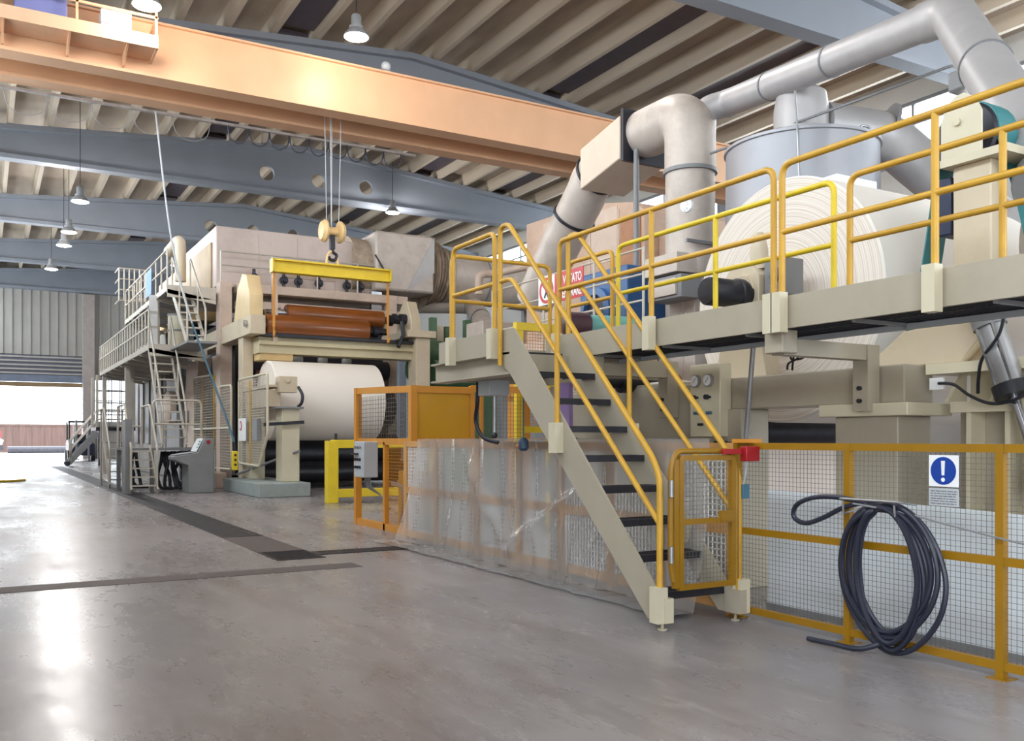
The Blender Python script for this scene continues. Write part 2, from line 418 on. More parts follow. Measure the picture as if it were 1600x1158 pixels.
beam_m = mat('blue_grey_beam', (132, 138, 148), .55, var=.05, scale=.7, dirt=(120, 124, 132), dirt_amt=.2)
for yb in (-5.5, 5.4, 16.3, 27.2, 38.1, 49.0, 59.9, 70.4):
    b = MB(); holes = (10.2, 12.4, 14.55); zc, hr, hs = 12.45, .31, .5
    xs = [XL, holes[0] - hs] + sum(([h_ + hs, (holes[i + 1] - hs) if i < 2 else XR] for i, h_ in enumerate(holes)), [])
    xs = sorted(set(xs + [11.9 if not any(abs(11.9 - h_) < hs for h_ in holes) else XL]))
    for xa, xb in zip(xs, xs[1:]):
        hole = next((h_ for h_ in holes if xa <= h_ <= xb and xb - xa < 2 * hs + .01), None)
        if hole is None:
            b.prism([(xa, yb - .09, ZB + .1), (xb, yb - .09, ZB + .1), (xb, yb - .09, roof_z(xb) - .1), (xa, yb - .09, roof_z(xa) - .1)], (0, .18, 0))
        else:
            b.prism([(xa, yb - .09, ZB + .1), (xb, yb - .09, ZB + .1), (xb, yb - .09, zc - hs), (xa, yb - .09, zc - hs)], (0, .18, 0))
            b.prism([(xa, yb - .09, zc + hs), (xb, yb - .09, zc + hs), (xb, yb - .09, roof_z(xb) - .1), (xa, yb - .09, roof_z(xa) - .1)], (0, .18, 0))
            n = 32
            for k in range(n):
                a0, a1 = 2 * math.pi * k / n, 2 * math.pi * (k + 1) / n
                def pt(a, sq):
                    c, s_ = math.cos(a), math.sin(a); q = hs / max(abs(c), abs(s_)) if sq else hr
                    return V((hole + c * q, yb - .09, zc + s_ * q))
                b.prism([pt(a0, 0), pt(a0, 1), pt(a1, 1), pt(a1, 0)], (0, .18, 0))
    b.box(XL, XR, yb - .26, yb + .26, ZB, ZB + .16)
    for xa, xb in ((XL, 11.9), (11.9, XR)):
        b.prism([(xa, yb - .3, roof_z(xa) - .18), (xb, yb - .3, roof_z(xb) - .18), (xb, yb - .3, roof_z(xb)), (xa, yb - .3, roof_z(xa))], (0, .6, 0))
    o = struct(b.build('roof_beam', beam_m, smooth=False))
    o['label'] = 'deep grey roof beam spanning the hall under the ribbed roof panels'; o['group'] = 'roof beams'
# columns carrying the beams on the side walls
for yb in (16.3, 27.2, 38.1, 49.0, 59.9):
    struct(MB().box(XR - .5, XR - .001, yb - .3, yb + .3, 0, ZB).build('column', beam_m, smooth=False))

# outside the gate
fence_m = mat('brown_timber_fence', (66, 46, 40), .7, var=.25, scale=2, stretch=(3, 3, .3))
fb = MB()
for i in range(60):
    fb.box(-16 + i * .6, -16 + i * .6 + .6, 108 + .03 * (i % 2), 108.12, 0, 2.75)
fb.box(-16, 20, 108.12, 108.25, .4, .6); fb.box(-16, 20, 107.95, 108.3, 2.75, 2.95)
tag(fb.build('yard_fence', fence_m, smooth=False), 'brown boarded yard fence seen through the open gateway', 'fence')
hb = thing('yard_building', 'pale tall building beyond the brown yard fence', 'building', (7.5, 135, 0))
MB().box(3.8, 14, 132, 140, 0, 16).build('wall', mat('pale_render', (226, 230, 232), .7), hb, smooth=False)
MB().box(3.4, 14.4, 131.6, 140.4, 16, 16.4).build('roof', K['lightgrey'], hb, smooth=False)
tag(MB().cyl((2, 101, .35), (8.5, 101, .35), .35, seg=16).build('yard_pipe', K['dark']), 'dark pipe lying on the yard at the foot of the brown fence', 'pipe')
vt_ = thing('yard_vehicle', 'white and red vehicle parked in the yard just inside the open gateway view', 'vehicle', (-.8, 91, 0))
b = MB(); b.prism([(-3, 90, .5), (1.2, 90, .5), (1.5, 90, 1.3), (1.1, 90, 1.5), (.8, 90, 2.7), (-3, 90, 2.7)], (0, 2.0, 0)); b.build('body', K['white'], vt_, bevel=.08)
MB().box(-3, 1.3, 89.97, 92.03, 1.5, 2.1).build('stripe', K['signred'], vt_, smooth=False)
MB().box(-3, 1.45, 89.95, 92.05, .45, .9).build('bumper', K['dark'], vt_, smooth=False)
for x in (-2.2, .5):
    for y in (90.1, 91.9): MB().cyl((x, y - .15, .45), (x, y + .15, .45), .45, seg=18).build('wheel', K['black'], vt_)
tag(MB().tube(catmull([(-1.2, 34.0, .03), (-.2, 34.3, .03), (.6, 33.9, .03), (1.2, 34.6, .03)], 6), .04, 6).build('floor_hose', K['yellow2']), 'yellow hose lying on the open floor towards the gateway', 'hose')
sc_ = thing('scaffold_ladder', 'thin pale ladder frame standing in the open gateway', 'ladder', (5.65, 69.5, 0))
for x in (5.35, 5.95): MB().cyl((x, 69.5, 0), (x, 69.5, 5.0), .03, seg=8).build('stile', K['lightgrey'], sc_)
rg = MB()
for i in range(9): rg.cyl((5.35, 69.5, .4 + i * .55), (5.95, 69.5, .4 + i * .55), .02, seg=6)
rg.build('rung', K['lightgrey'], sc_)

# ------------------------------------------------------------------ lamps
def high_bay(x, y, z, warm, label=None, group=None, power=LAMP_W):
    t = thing('high_bay_lamp', label or 'round high bay lamp hanging from the roof', 'ceiling lamp', (x, y, z), group)
    MB().lathe((x, y, z), (0, 0, 1), [(.30, 0), (.29, .05), (.20, .16), (.17, .19)], 28, cap=False).build('reflector', K['grey'], t)
    MB().lathe((x, y, z + .19), (0, 0, 1), [(.17, 0), (.17, .06), (.12, .08), (.12, .3), (.10, .34)], 20).build('housing', K['grey'], t)
    MB().lathe((x, y, z - .04), (0, 0, 1), [(.02, 0), (.2, .005), (.285, .03), (.285, .05)], 28).build('lens', LENS_W if warm else LENS_C, t)
    MB().cyl((x, y, z + .5), (x, y, roof_z(x) + .495), .012, seg=6).build('suspension', K['dark'], t)
    l = bpy.data.lights.new('lamp_light', 'POINT'); l.energy = power; l.shadow_soft_size = .26
    l.color = LAMP_WARM if warm else LAMP_COOL
    o = bpy.data.objects.new('lamp_light', l); COL.objects.link(o); o.parent = t; o.location = (0, 0, -.34)
LENS_W = emis('warm_lamp_lens', (1, .93, .85), 9); LENS_C = emis('lamp_lens', (1, .97, .95), 14)
high_bay(3.0, 20.7, 10.6, True, 'glowing round lamp above the crane walkway boxes', power=170)
high_bay(7.75, 20.9, 11.05, True, 'glowing round lamp above the middle of the orange crane girder', power=110)
high_bay(2.96, 35.7, 9.8, False, 'glowing round lamp hanging just behind the crane over the open aisle', power=240)
high_bay(3.0, 41.2, 9.8, False, 'second glowing lamp down the aisle row behind the crane', power=300)
high_bay(3.0, 43.9, 9.75, False, 'third glowing lamp down the aisle row behind the crane')
high_bay(2.9, 50.6, 9.8, False, 'last small glowing lamp of the aisle row near the end wall')
high_bay(15.5, 37.3, 11.3, False, 'small glowing lamp under the roof above the hook block')
EXTRA = [(9, -4), (21.5, 12), (3, 12.5), (9, 14)]  # lamps beyond the frame, added to brighten the machine zone
for x, y in EXTRA:
    high_bay(x, y, 11.0, False, 'unseen high bay lamp added over the near end of the hall', 'added high bay lamps out of view')

# ------------------------------------------------------------------ overhead crane
cr = thing('bridge_crane', 'orange double-girder overhead crane spanning the hall with a walkway at one end', 'overhead crane', (11.9, 23.5, 9.7))
for y0, nm in ((22.45, 'girder'), (24.0, 'girder')):
    g = MB(); g.box(-1.7, 25.3, y0 + .06, y0 + .44, 9.83, 11.0); g.box(-1.7, 25.3, y0 - .02, y0 + .52, 9.76, 9.83); g.box(-1.7, 25.3, y0 - .04, y0 + .54, 11.0, 11.05)
    gg = g.build(nm, K['orange'], cr, smooth=False)
    MB().box(-1.7, 25.3, y0 + .22, y0 + .28, 11.05, 11.10).build('rail', K['steel'], gg, smooth=False)
for x in (-1.5, 25.1): MB().box(x - .3, x + .3, 21.6, 25.6, 10.0, 10.7).build('end_truck', K['orange'], cr, smooth=False)
# hoist trolley riding on both girders
tr = MB(); tr.box(8.2, 9.8, 23.02, 23.94, 10.35, 11.0); trl = tr.build('hoist_trolley', K['grey'], cr, smooth=False)
MB().cyl((8.4, 23.48, 10.3), (9.6, 23.48, 10.3), .2, seg=20).build('drum', K['dark'], trl)
# walkway slung on the near girder, with brackets, railing and cabinets
wy0, wy1, wz = 21.45, 22.45, 10.12
w = MB(); w.box(-1.6, 3.35, wy0, wy1, wz, wz + .05); w.box(-1.6, 3.35, wy0, wy0 + .04, wz - .08, wz + .2); w.box(3.31, 3.35, wy0, wy1, wz - .08, wz + .2)
wk = w.build('walkway', mat('pale_orange_steel', (214, 172, 140), .45, var=.06), cr, smooth=False)
for x in (-.9, .35, 1.6, 2.75):
    MB().prism([(x - .02, wy0 + .05, wz), (x - .02, wy1, wz), (x - .02, wy1, 9.85), (x - .02, wy1 - .12, 9.85), (x - .02, wy1 - .3, 9.95)], (.04, 0, 0)).build('bracket', K['orange'], wk, smooth=False)
rl = MB()
for z in (wz + .6, wz + 1.1): rl.bar((-1.6, wy0 + .03, z), (3.33, wy0 + .03, z), .05, .05); rl.bar((3.33, wy0 + .03, z), (3.33, wy1, z), .05, .05)
rl.build('handrail', K['orange'], wk, smooth=False)
for x in (-1.5, .2, 1.72, 3.31): MB().bar((x, wy0 + .03, wz - .08), (x, wy0 + .03, wz + 1.12), .05, .05).build('post', K['orange'], wk, smooth=False)
lab(MB().box(.55, 1.55, 21.7, 22.2, wz + .05, wz + .95).build('cabinet', mat('lilac_blue_cabinet', (120, 124, 176), .4, var=.05), cr, bevel=.02), 'blue electrical cabinet')
wc = MB(); wc.box(2.2, 2.82, 21.6, 22.1, wz + .05, wz + .62); wcab = wc.build('cabinet', K['white'], cr, bevel=.02); lab(wcab, 'white electrical cabinet')
MB().box(2.2, 2.82, 21.585, 21.6, wz + .3, wz + .32).build('lid_seam', K['grey'], wcab, smooth=False)
for k in range(3):
    MB().tube(catmull([(.0 + .12 * k, 21.8, wz + .1), (-.1 + .12 * k, 21.6, wz + .5), (.1 + .12 * k, 21.7, wz + 1.2), (.2 + .12 * k, 22.3, wz + 1.3)], 6), .025, 6).build('cable', K['lightgrey'], cr)
# festoon cable loops under the far girder
fl = []
for i in range(9):
    x = 5.6 + i * .55
    n = MB(); n.tube(catmull([(x, 24.75, 9.72), (x + .06, 24.75, 9.40), (x + .27, 24.75, 9.28), (x + .5, 24.75, 9.42), (x + .55, 24.75, 9.72)], 6), .02, 6)
    n.build('festoon_cable', K['navyhose'], cr)
for i in range(5):
    x = .4 + i * .95
    n = MB(); n.tube(catmull([(x, 24.75, 9.72), (x + .1, 24.75, 9.3), (x + .45, 24.75, 9.14), (x + .85, 24.75, 9.3), (x + .95, 24.75, 9.72)], 6), .008, 6)
    n.build('festoon_cable', K['grey'], cr)
MB().box(-1, 11, 24.7, 24.8, 9.70, 9.76).build('festoon_track', K['steel'], cr, smooth=False)
# small floodlight / siren on top of the near girder
fl = thing('siren', 'small white siren on the top edge of the orange crane girder', 'siren', (9.2, 22.6, 11.05))
MB().box(9.1, 9.3, 22.5, 22.7, 11.05, 11.12).build('base', K['grey'], fl); MB().sphere((9.2, 22.6, 11.24), .13, 14).build('head', K['lightgrey'], fl)

# ropes, hook block and the yellow lifting beam over the reel
hy = 23.5
hx = P(519, 370, Y=hy).x
hk = thing('hook_block', 'cream hook block with twin discs hanging on thin ropes above the yellow lifting beam', 'crane hook', (hx, hy, 6.3))
for dx, dy in ((-.15, 0), (.18, .0), (.02, .1), (-.06, -.1)):
    MB().cyl((hx + dx, hy + dy, 7.0), (hx + dx * 1.4, hy + dy, 10.3), .010, seg=6).build('rope', K['lightgrey'], hk)
disc = mat('cream_hook_disc', (228, 194, 138), .4, var=.06)
for s_ in (-1, 1):
    MB().lathe((hx + s_ * .14, hy, 6.92), (s_, 0, 0), [(.20, 0), (.29, .03), (.30, .08), (.24, .17), (.1, .19)], 14).build('sheave_cover', disc, hk)
MB().cyl((hx - .16, hy, 6.92), (hx + .16, hy, 6.92), .12, seg=14).build('axle', disc, hk)
MB().bar((hx, hy, 6.85), (hx, hy, 6.45), .12, .14).build('shank', K['dark'], hk)
MB().tube(catmull([(hx, hy, 6.5), (hx + .02, hy, 6.38), (hx + .12, hy, 6.30), (hx + .08, hy, 6.18), (hx - .04, hy, 6.17), (hx - .1, hy, 6.25)], 6), .045, 8).build('hook', K['dark'], hk)
x0, x1 = P(425, 415, Y=hy).x, P(608, 427, Y=hy).x
lb = thing('lifting_beam', 'yellow steel lifting beam with end straps hanging from the crane hook', 'lifting beam', ((x0 + x1) / 2, hy, 5.72))
b = MB(); b.box(x0, x1, hy - .02, hy + .02, 5.72, 6.02); b.box(x0, x1, hy - .14, hy + .14, 5.70, 5.75); b.box(x0, x1, hy - .14, hy + .14, 6.0, 6.04); b.box(x0 - .02, x0 + .02, hy - .14, hy + .14, 5.70, 6.04); b.box(x1 - .02, x1 + .02, hy - .14, hy + .14, 5.70, 6.04)
b.build('beam', K['yellow2'], lb, smooth=False)
b = MB(); b.tube(fillet([(hx - .16, hy, 6.02), (hx - .13, hy, 6.3), (hx, hy, 6.42), (hx + .13, hy, 6.3), (hx + .16, hy, 6.02)], .1), .035, 8); b.build('shackle', disc, lb)
for x in (x0 + .05, x1 - .04):
    s_ = MB(); s_.bar((x, hy, 5.70), (x, hy, 4.30), .06, .03, (0, 1, 0)); s_.tube(catmull([(x, hy, 4.32), (x, hy, 4.12), (x - .03, hy - .1, 4.03), (x - .03, hy - .17, 4.08), (x - .03, hy - .18, 4.18)], 6), .022, 8)
    s_.build('strap', K['amber'], lb)
# ------------------------------------------------------------------ wire-mesh guard fence in front of the unwind stand
FX = 5.15
py_ = [5.36, 4.29, 3.20, 2.11, 1.02]
gf = thing('guard_fence', 'yellow framed wire mesh guard fence carrying the blue sign and the coiled hose', 'guard fence', (FX, 3.2, 0))
for i, y in enumerate(py_):
    b = MB(); b.box(FX - .025, FX + .025, y - .025, y + .025, 0, 1.37); b.box(FX - .06, FX + .06, y - .06, y + .06, 0, .008)
    b.build('post', K['dim_yellow'], gf, smooth=False)
for ya, yb in zip(py_, py_[1:]):
    for z0, z1 in ((1.32, 1.37), (.66, .71), (.05, .10)):
        MB().box(FX - .02, FX + .02, yb + .025, ya - .025, z0, z1).build('rail', K['dim_yellow'], gf, smooth=False)
    for z0, z1 in ((.10, .66), (.71, 1.32)):
        MB().wires((FX, ya - .025, z0), (0, yb - ya + .05, 0), (0, 0, z1 - z0), .034, .0023).build('mesh_panel', K['wire'], gf, smooth=False)
# sign
sy, sz = 3.565, 1.0
sg = thing('safety_sign', 'white safety sign with a blue disc and white exclamation mark on the mesh fence', 'safety sign', (FX - .02, sy, sz))
MB().box(FX - .014, FX - .008, sy - .10, sy + .10, 1.105, 1.30).build('plate', K['white'], sg, smooth=False)
lab(MB().box(FX - .014, FX - .008, sy - .10, sy + .10, .985, 1.095).build('plate', K['lightgrey'], sg, smooth=False), 'small text plate under the disc')
ds = MB(); ds.cyl((FX - .014, sy, 1.203), (FX - .0165, sy, 1.203), .086, seg=40); dsc = ds.build('disc', K['signblue'], sg)
em = MB(); em.prism([(FX - .0165, sy + .013, 1.265), (FX - .0165, sy - .013, 1.265), (FX - .0165, sy - .009, 1.175), (FX - .0165, sy + .009, 1.175)], (-.002, 0, 0)); em.cyl((FX - .0165, sy, 1.148), (FX - .0185, sy, 1.148), .013, seg=16)
em.build('exclamation_mark', K['white'], dsc, smooth=False)
tx = MB()
for r_ in range(6):
    y = sy + .088; random.seed(r_)
    while y > sy - .085:
        w_ = random.uniform(.012, .04); tx.box(FX - .0155, FX - .014, max(y - w_, sy - .088), y, .996 + r_ * .0155, 1.003 + r_ * .0155); y -= w_ + .006
tx.build('lettering', K['signtext'], sg, smooth=False)
# hose coil and the bracket it hangs from
br = thing('hose_bracket', 'bent grey wire bracket hooked on the mesh fence holding the hose', 'bracket', (FX - .05, 3.95, .95))
b = MB(); b.tube(fillet([(FX - .01, 4.24, .98), (FX - .16, 4.24, 1.0), (FX - .16, 3.76, 1.0), (FX - .01, 3.76, .98)], .03), .008, 8)
b.tube(fillet([(FX - .01, 4.2, .93), (FX - .16, 4.2, .90), (FX - .17, 4.2, .98)], .02), .007, 8); b.tube(fillet([(FX - .01, 3.8, .93), (FX - .16, 3.8, .90), (FX - .17, 3.8, .98)], .02), .007, 8)
b.build('hook', K['steel'], br)
random.seed(11)
hc = thing('hose_coil', 'coiled dark blue-black hose hanging on the yellow mesh fence down to the floor', 'hose', (FX - .12, 3.92, .02))
pts = []
loops = 10
for L in range(loops):
    cy = 3.93 + random.uniform(-.03, .03); ry = .33 + random.uniform(-.07, .07); zt = .965 + random.uniform(-.03, .02); zb_ = .035 + random.uniform(0, .12); ox = FX - .045 - .012 * (L % 6) - random.uniform(0, .02)
    if L == 7: ry = .43; zb_ = .02
    for k in range(16):
        a = 2 * math.pi * k / 16
        zc = (zt + zb_) / 2; rz = (zt - zb_) / 2
        tilt = .06 * math.sin(a) + (.05 if L % 3 else -.02) * (1 - math.cos(a)) * -.5
        wv = 1.0 - .18 * max(0, -math.cos(a)) ** 2
        pts.append((ox - .03 * max(0, math.cos(a)) , cy - ry * math.sin(a) * wv + tilt * .6, max(.022, zc + rz * math.cos(a))))
pts = [V(p) for p in pts]
# free loop at the upper side and the tail along the floor
pre = [P(1262, 1003, X=FX - .22), P(1300, 1020, X=FX - .2), P(1345, 1035, X=FX - .16)]
pre = [V((p.x, p.y, .022)) for p in pre]
mid = [(FX - .07, 4.10, .97), (FX - .09, 4.3, 1.0), (FX - .1, 4.5, .99), (FX - .1, 4.66, .93), (FX - .09, 4.70, .84), (FX - .08, 4.6, .80), (FX - .07, 4.45, .85), (FX - .07, 4.28, .93), (FX - .07, 4.1, .975), (FX - .07, 3.9, .985)]
path = catmull(pre + pts[8:] + [V(p) for p in mid], 5)
MB().tube(path, .0175, 8).build('hose', K['navyhose'], hc)
tag(MB().tube(catmull([(FX - .19, 4.1, .975), (FX - .12, 3.75, .93), (FX - .06, 3.4, .86), (FX - .05, 3.0, .80), (FX - .05, 2.6, .77), (FX - .03, 2.1, .80)], 6), .007, 6).build('thin_cable', K['grey']), 'thin grey cable strung along the yellow mesh fence below the blue sign', 'cable')
# switch and interlock on the first post
sw = thing('interlock_box', 'small blue-grey interlock box on the first yellow fence post', 'switch box', (FX - .06, 5.24, .95))
MB().box(FX - .10, FX - .026, 5.20, 5.34, .94, 1.05).build('housing', K['bluebox'], sw, bevel=.006); MB().cyl((FX - .10, 5.29, .995), (FX - .11, 5.29, .995), .025, seg=14).build('dial', K['bluebox'], sw)
MB().tube(catmull([(FX - .06, 5.24, 1.05), (FX - .05, 5.22, 1.14), (FX - .04, 5.22, 1.26), (FX - .06, 5.2, 1.31)], 6), .008, 6).build('cable', K['lightgrey'], sw)
rs = thing('gate_switch', 'red gate safety switch with a bolt bridging stair gate and mesh fence', 'safety switch', (FX - .1, 5.12, 1.23))
MB().box(FX - .17, FX - .03, 5.09, 5.16, 1.23, 1.345).build('housing', K['red'], rs, bevel=.008)
MB().box(FX - .36, FX - .17, 5.13, 5.16, 1.285, 1.325).build('bolt', K['red'], rs, bevel=.004)
MB().box(FX - .08, FX + .06, 5.16, 5.34, 1.37, 1.40).build('bracket', K['amber'], rs, smooth=False)

# pale plastic-covered base panel behind the fence
base_m = mat('pale_base_panel', (232, 238, 244), .45, var=.04, scale=1.2)
bp_ = thing('base_cover', 'pale blue-white sheet panel closing the foot of the unwind stand behind the fence', 'machine cover', (5.62, 3.2, 0))
MB().prism([(5.62, 5.5, 0), (5.62, 1.0, 0), (5.62, 1.0, .86), (5.62, 5.5, .98)], (.03, 0, 0)).build('panel', base_m, bp_, smooth=False)
MB().box(5.60, 5.70, 1.0, 5.5, 0, .05).build('foot_rail', K['grey'], bp_, smooth=False)

# ------------------------------------------------------------------ walkway platform
FXP, RXP, ZD, ZT = 5.05, 5.68, 2.25, 2.44
wk = thing('walkway', 'greyish-beige raised walkway with toe boards running past the big paper roll', 'walkway', (5.35, 4.5, 2.2))
MB().box(FXP, FXP + .03, .8, 8.05, ZD - .045, ZT).build('toe_board', K['sage'], wk, smooth=False)
MB().box(RXP - .03, RXP, .8, 7.7, ZD - .05, ZD + .12).build('toe_board', K['sage'], wk, smooth=False)
def deck(x0, x1, y0, y1):
    b = MB()
    n = int((y1 - y0) / .04)
    for i in range(n + 1): b.box(x0, x1, y0 + i * .04 - .003, y0 + i * .04 + .003, ZD - .035, ZD)
    for x in (x0, (x0 + x1) / 2, x1): b.box(x - .006, x + .006, y0, y1, ZD - .035, ZD)
    return b
deck(FXP + .04, RXP - .04, .85, 8.0).build('deck_grating', K['dark'], wk, smooth=False)
b = MB(); b.box(RXP - .06, RXP - .03, .8, 8.0, ZD - .08, ZD - .04)
for y in (1.2, 2.2, 3.2, 4.2, 5.2, 6.2, 7.2): b.box(FXP + .04, RXP - .06, y - .015, y + .015, ZD - .06, ZD - .035)
b.build('joist', K['grey'], wk, smooth=False)
lp = thing('stair_landing', 'greyish-beige landing platform at the head of the yellow-railed stair', 'landing', (5.0, 8.4, 2.0))
for pr in ([(4.3, 7.62), (4.3, 9.0)],):
    MB().box(4.28, 4.31, 7.66, 9.0, ZD - .04, ZT).build('toe_board', K['sage'], lp, smooth=False)
MB().box(4.31, 5.7, 8.97, 9.0, ZD - .04, ZT - .02).build('toe_board', K['sage'], lp, smooth=False)
deck(4.34, 5.68, 8.05, 8.95).build('deck_grating', K['dark'], lp, smooth=False)
deck(4.34, 5.02, 7.66, 8.0).build('deck_grating', K['dark'], lp, smooth=False)
b = MB()
b.box(4.36, 4.44, 7.5, 9.25, 2.02, 2.22); b.box(4.30, 4.50, 7.5, 9.25, 2.205, 2.225); b.box(4.30, 4.50, 7.5, 9.25, 2.015, 2.035)
b.build('beam', K['sage'], lp, smooth=False)
for y in (7.55, 8.9): MB().box(4.44, 6.4, y, y + .08, 2.02, 2.22).build('cross_beam', K['sage'], lp, smooth=False)
MB().prism([(4.36, 8.9, 2.22), (4.36, 8.72, 2.22), (4.36, 8.9, 2.36)], (.08, 0, 0)).build('gusset', K['sage'], lp, smooth=False)
# hangers from walkway to the stand
def hanger(y, label):
    t = thing('walkway_bracket', label, 'bracket', (5.6, y, 1.6))
    b = MB(); b.box(FXP + .04, 6.12, y - .06, y + .06, 2.02, 2.14); b.build('arm', K['sage'], t, smooth=False)
    MB().box(FXP - .02, FXP + .14, y - .1, y + .08, 2.03, 2.2).build('end_box', K['sage'], t, bevel=.01)
    b = MB(); b.box(5.99, 6.13, y - .07, y + .07, 1.62, 2.14); lg = b.build('leg', K['sage'], t, smooth=False)
    for z in (1.70, 1.80):
        MB().cyl((5.99, y, z), (5.965, y, z), .018, seg=8).build('bolt', K['dark'], lg)
hanger(4.88, 'beige bracket arm from the walkway down to the stand beam, nearest the belt column')
hanger(7.3, 'beige bracket arm under the walkway behind the stair handrails')

# railings (yellow tube). each: closed-corner frame with posts and sockets
TR = .024
def socket(x, y, t, side=-1):
    MB().box(x - .04 + side * .03, x + .04 + side * .03, y - .045, y + .045, 2.17, 2.46).build('socket', K['cream'], t, smooth=False)
def rail_section(label, m, x, ya, yb, zt, zm, posts, caps=(True, True), sock=True, z0=2.2):
    t = thing('guard_rail', label, 'railing', (x, (ya + yb) / 2, z0), 'walkway railings')
    p = []
    if caps[0]: p.append((x, ya, z0))
    p += [(x, ya, zt), (x, yb, zt)]
    if caps[1]: p.append((x, yb, z0))
    MB().tube(fillet(p, .1, 8), TR, 12).build('top_rail', m, t)
    MB().tube([(x, ya, zm), (x, yb, zm)], TR * .92, 12).build('mid_rail', m, t)
    for y in posts: MB().tube([(x, y, z0), (x, y, zt)], TR, 12).build('post', m, t)
    if sock:
        for y in list(posts) + ([ya] if caps[0] else []) + ([yb] if caps[1] else []): socket(x, y, t)
    return t
ZR, ZM = 3.39, 2.90
yA = P(1222, 400, X=FXP - .03).y; yB = P(1209, 400, X=FXP - .03).y; y18 = P(1018, 400, X=FXP - .03).y; y14 = P(1461, 300, X=FXP - .03).y; yG = P(874, 450, X=FXP - .03).y
rail_section('front yellow walkway railing starting at the stair head', K['yellow'], FXP - .03, yG, yB, ZR, ZM, [y18])
rail_section('front yellow walkway railing passing before the belt column', K['yellow'], FXP - .03, yA, .9, ZR, ZM, [y14, 2.2])
ys0, ys1, ysm = P(966, 450, X=RXP).y, P(1303, 400, X=RXP).y, P(1118, 400, X=RXP).y
rail_section('rear yellow walkway railing in front of the big paper roll face', K['yellow2'], RXP, ys0, ys1, ZR, ZM, [ysm], sock=False)
ys2, ysp = P(1328, 400, X=RXP).y, P(1567, 300, X=RXP).y
rail_section('rear yellow walkway railing beside the belt column', K['yellow'], RXP, ys2, 1.0, ZR, ZM, [ysp], sock=False)
rail_section('short rear yellow railing opposite the stair head', K['yellow'], RXP, P(889, 450, X=RXP).y, P(957, 450, X=RXP).y, ZR - .02, ZM - .02, [], sock=False)
xl0, xl1 = P(708, 450, X=4.27).y, P(773, 450, X=4.27).y
rail_section('yellow landing railing on the aisle side left of the stair'.replace(' left of the stair', ' before the stair opening'), K['yellow'], 4.27, xl0, xl1, ZR, ZM, [])
t = thing('guard_rail', 'yellow landing railing across the far end of the landing', 'railing', (5.0, 8.93, 2.2), 'walkway railings')
MB().tube(fillet([(4.4, 8.93, 2.2), (4.4, 8.93, ZR), (5.66, 8.93, ZR), (5.66, 8.93, 2.2)], .1, 8), TR, 12).build('top_rail', K['yellow'], t)
MB().tube([(4.4, 8.93, ZM), (5.66, 8.93, ZM)], TR * .92, 12).build('mid_rail', K['yellow'], t)

# ------------------------------------------------------------------ stair
st = thing('stair', 'steep stair with greyish stringers, dark treads, yellow handrails and a mesh gate', 'stair', (4.67, 6.3, 0))
def stringer(x, w_):
    b = MB()
    b.prism([(x, 7.86, 2.44), (x, 7.42, 2.44), (x, 5.30, .27), (x, 5.22, .10), (x, 5.22, .06), (x, 5.42, .06), (x, 7.50, 2.03), (x, 7.86, 2.22)], (w_, 0, 0))
    return b.build('stringer', K['sage'], st, smooth=False)
s1, s2 = stringer(4.30, .02), stringer(5.0, .02)
for s_, x in ((s1, 4.30), (s2, 5.02)):
    f = MB(); sg_ = -1 if x < 4.5 else 1
    f.box(x - .03, x + .05, 5.18, 5.34, .06, .24); f.cyl((x + .01, 5.26, .06), (x + .01, 5.26, .012), .012, seg=8); f.cyl((x + .01, 5.26, .012), (x + .01, 5.26, 0), .035, seg=14)
    f.build('foot', K['cream'] if x < 4.5 else K['sage'], s_, smooth=False)
for k in range(1, 9):
    z = .252 * k; y = 5.36 + (z - .252) * .985
    b = MB()
    b.box(4.325, 4.995, y - .012, y + .012, z - .055, z)
    for i in range(1, 8): b.box(4.325, 4.995, y + i * .027 - .003, y + i * .027 + .003, z - .03, z)
    for x in (4.33, 4.55, 4.77, 4.99): b.box(x - .004, x + .004, y, y + .2, z - .05, z)
    b.build('tread', K['dark'], st, smooth=False)
def handrail(x, sgn):
    y0 = 7.62
    top = [(x, y0, 2.1), (x, y0, 3.42), (x, y0 - .16, 3.42), (x, 5.32, 1.26), (x, 5.24, 1.12), (x, 5.24, .2)]
    h = MB().tube(fillet(top, .12, 8), TR, 12).build('handrail', K['yellow'], st)
    MB().tube(fillet([(x, y0, 2.90), (x, y0 - .22, 2.90), (x, 5.24, .78)], .08, 6), TR * .92, 12).build('mid_rail', K['yellow'], h)
    ym = 6.62
    MB().tube([(x, ym, 1.4), (x, ym, 1.26 + (ym - 5.32) * (3.42 - 1.26) / (y0 - .16 - 5.32))], TR, 12).build('post', K['yellow'], h)
    for y, z in ((ym, 1.28), (5.24, .06)):
        xo = .025 if x > 4.6 else -.012
        MB().box(x + xo - .045, x + xo + .045, y - .05, y + .05, z, z + .26).build('socket', K['cream'], h, smooth=False)
handrail(4.27, -1); handrail(5.045, 1)
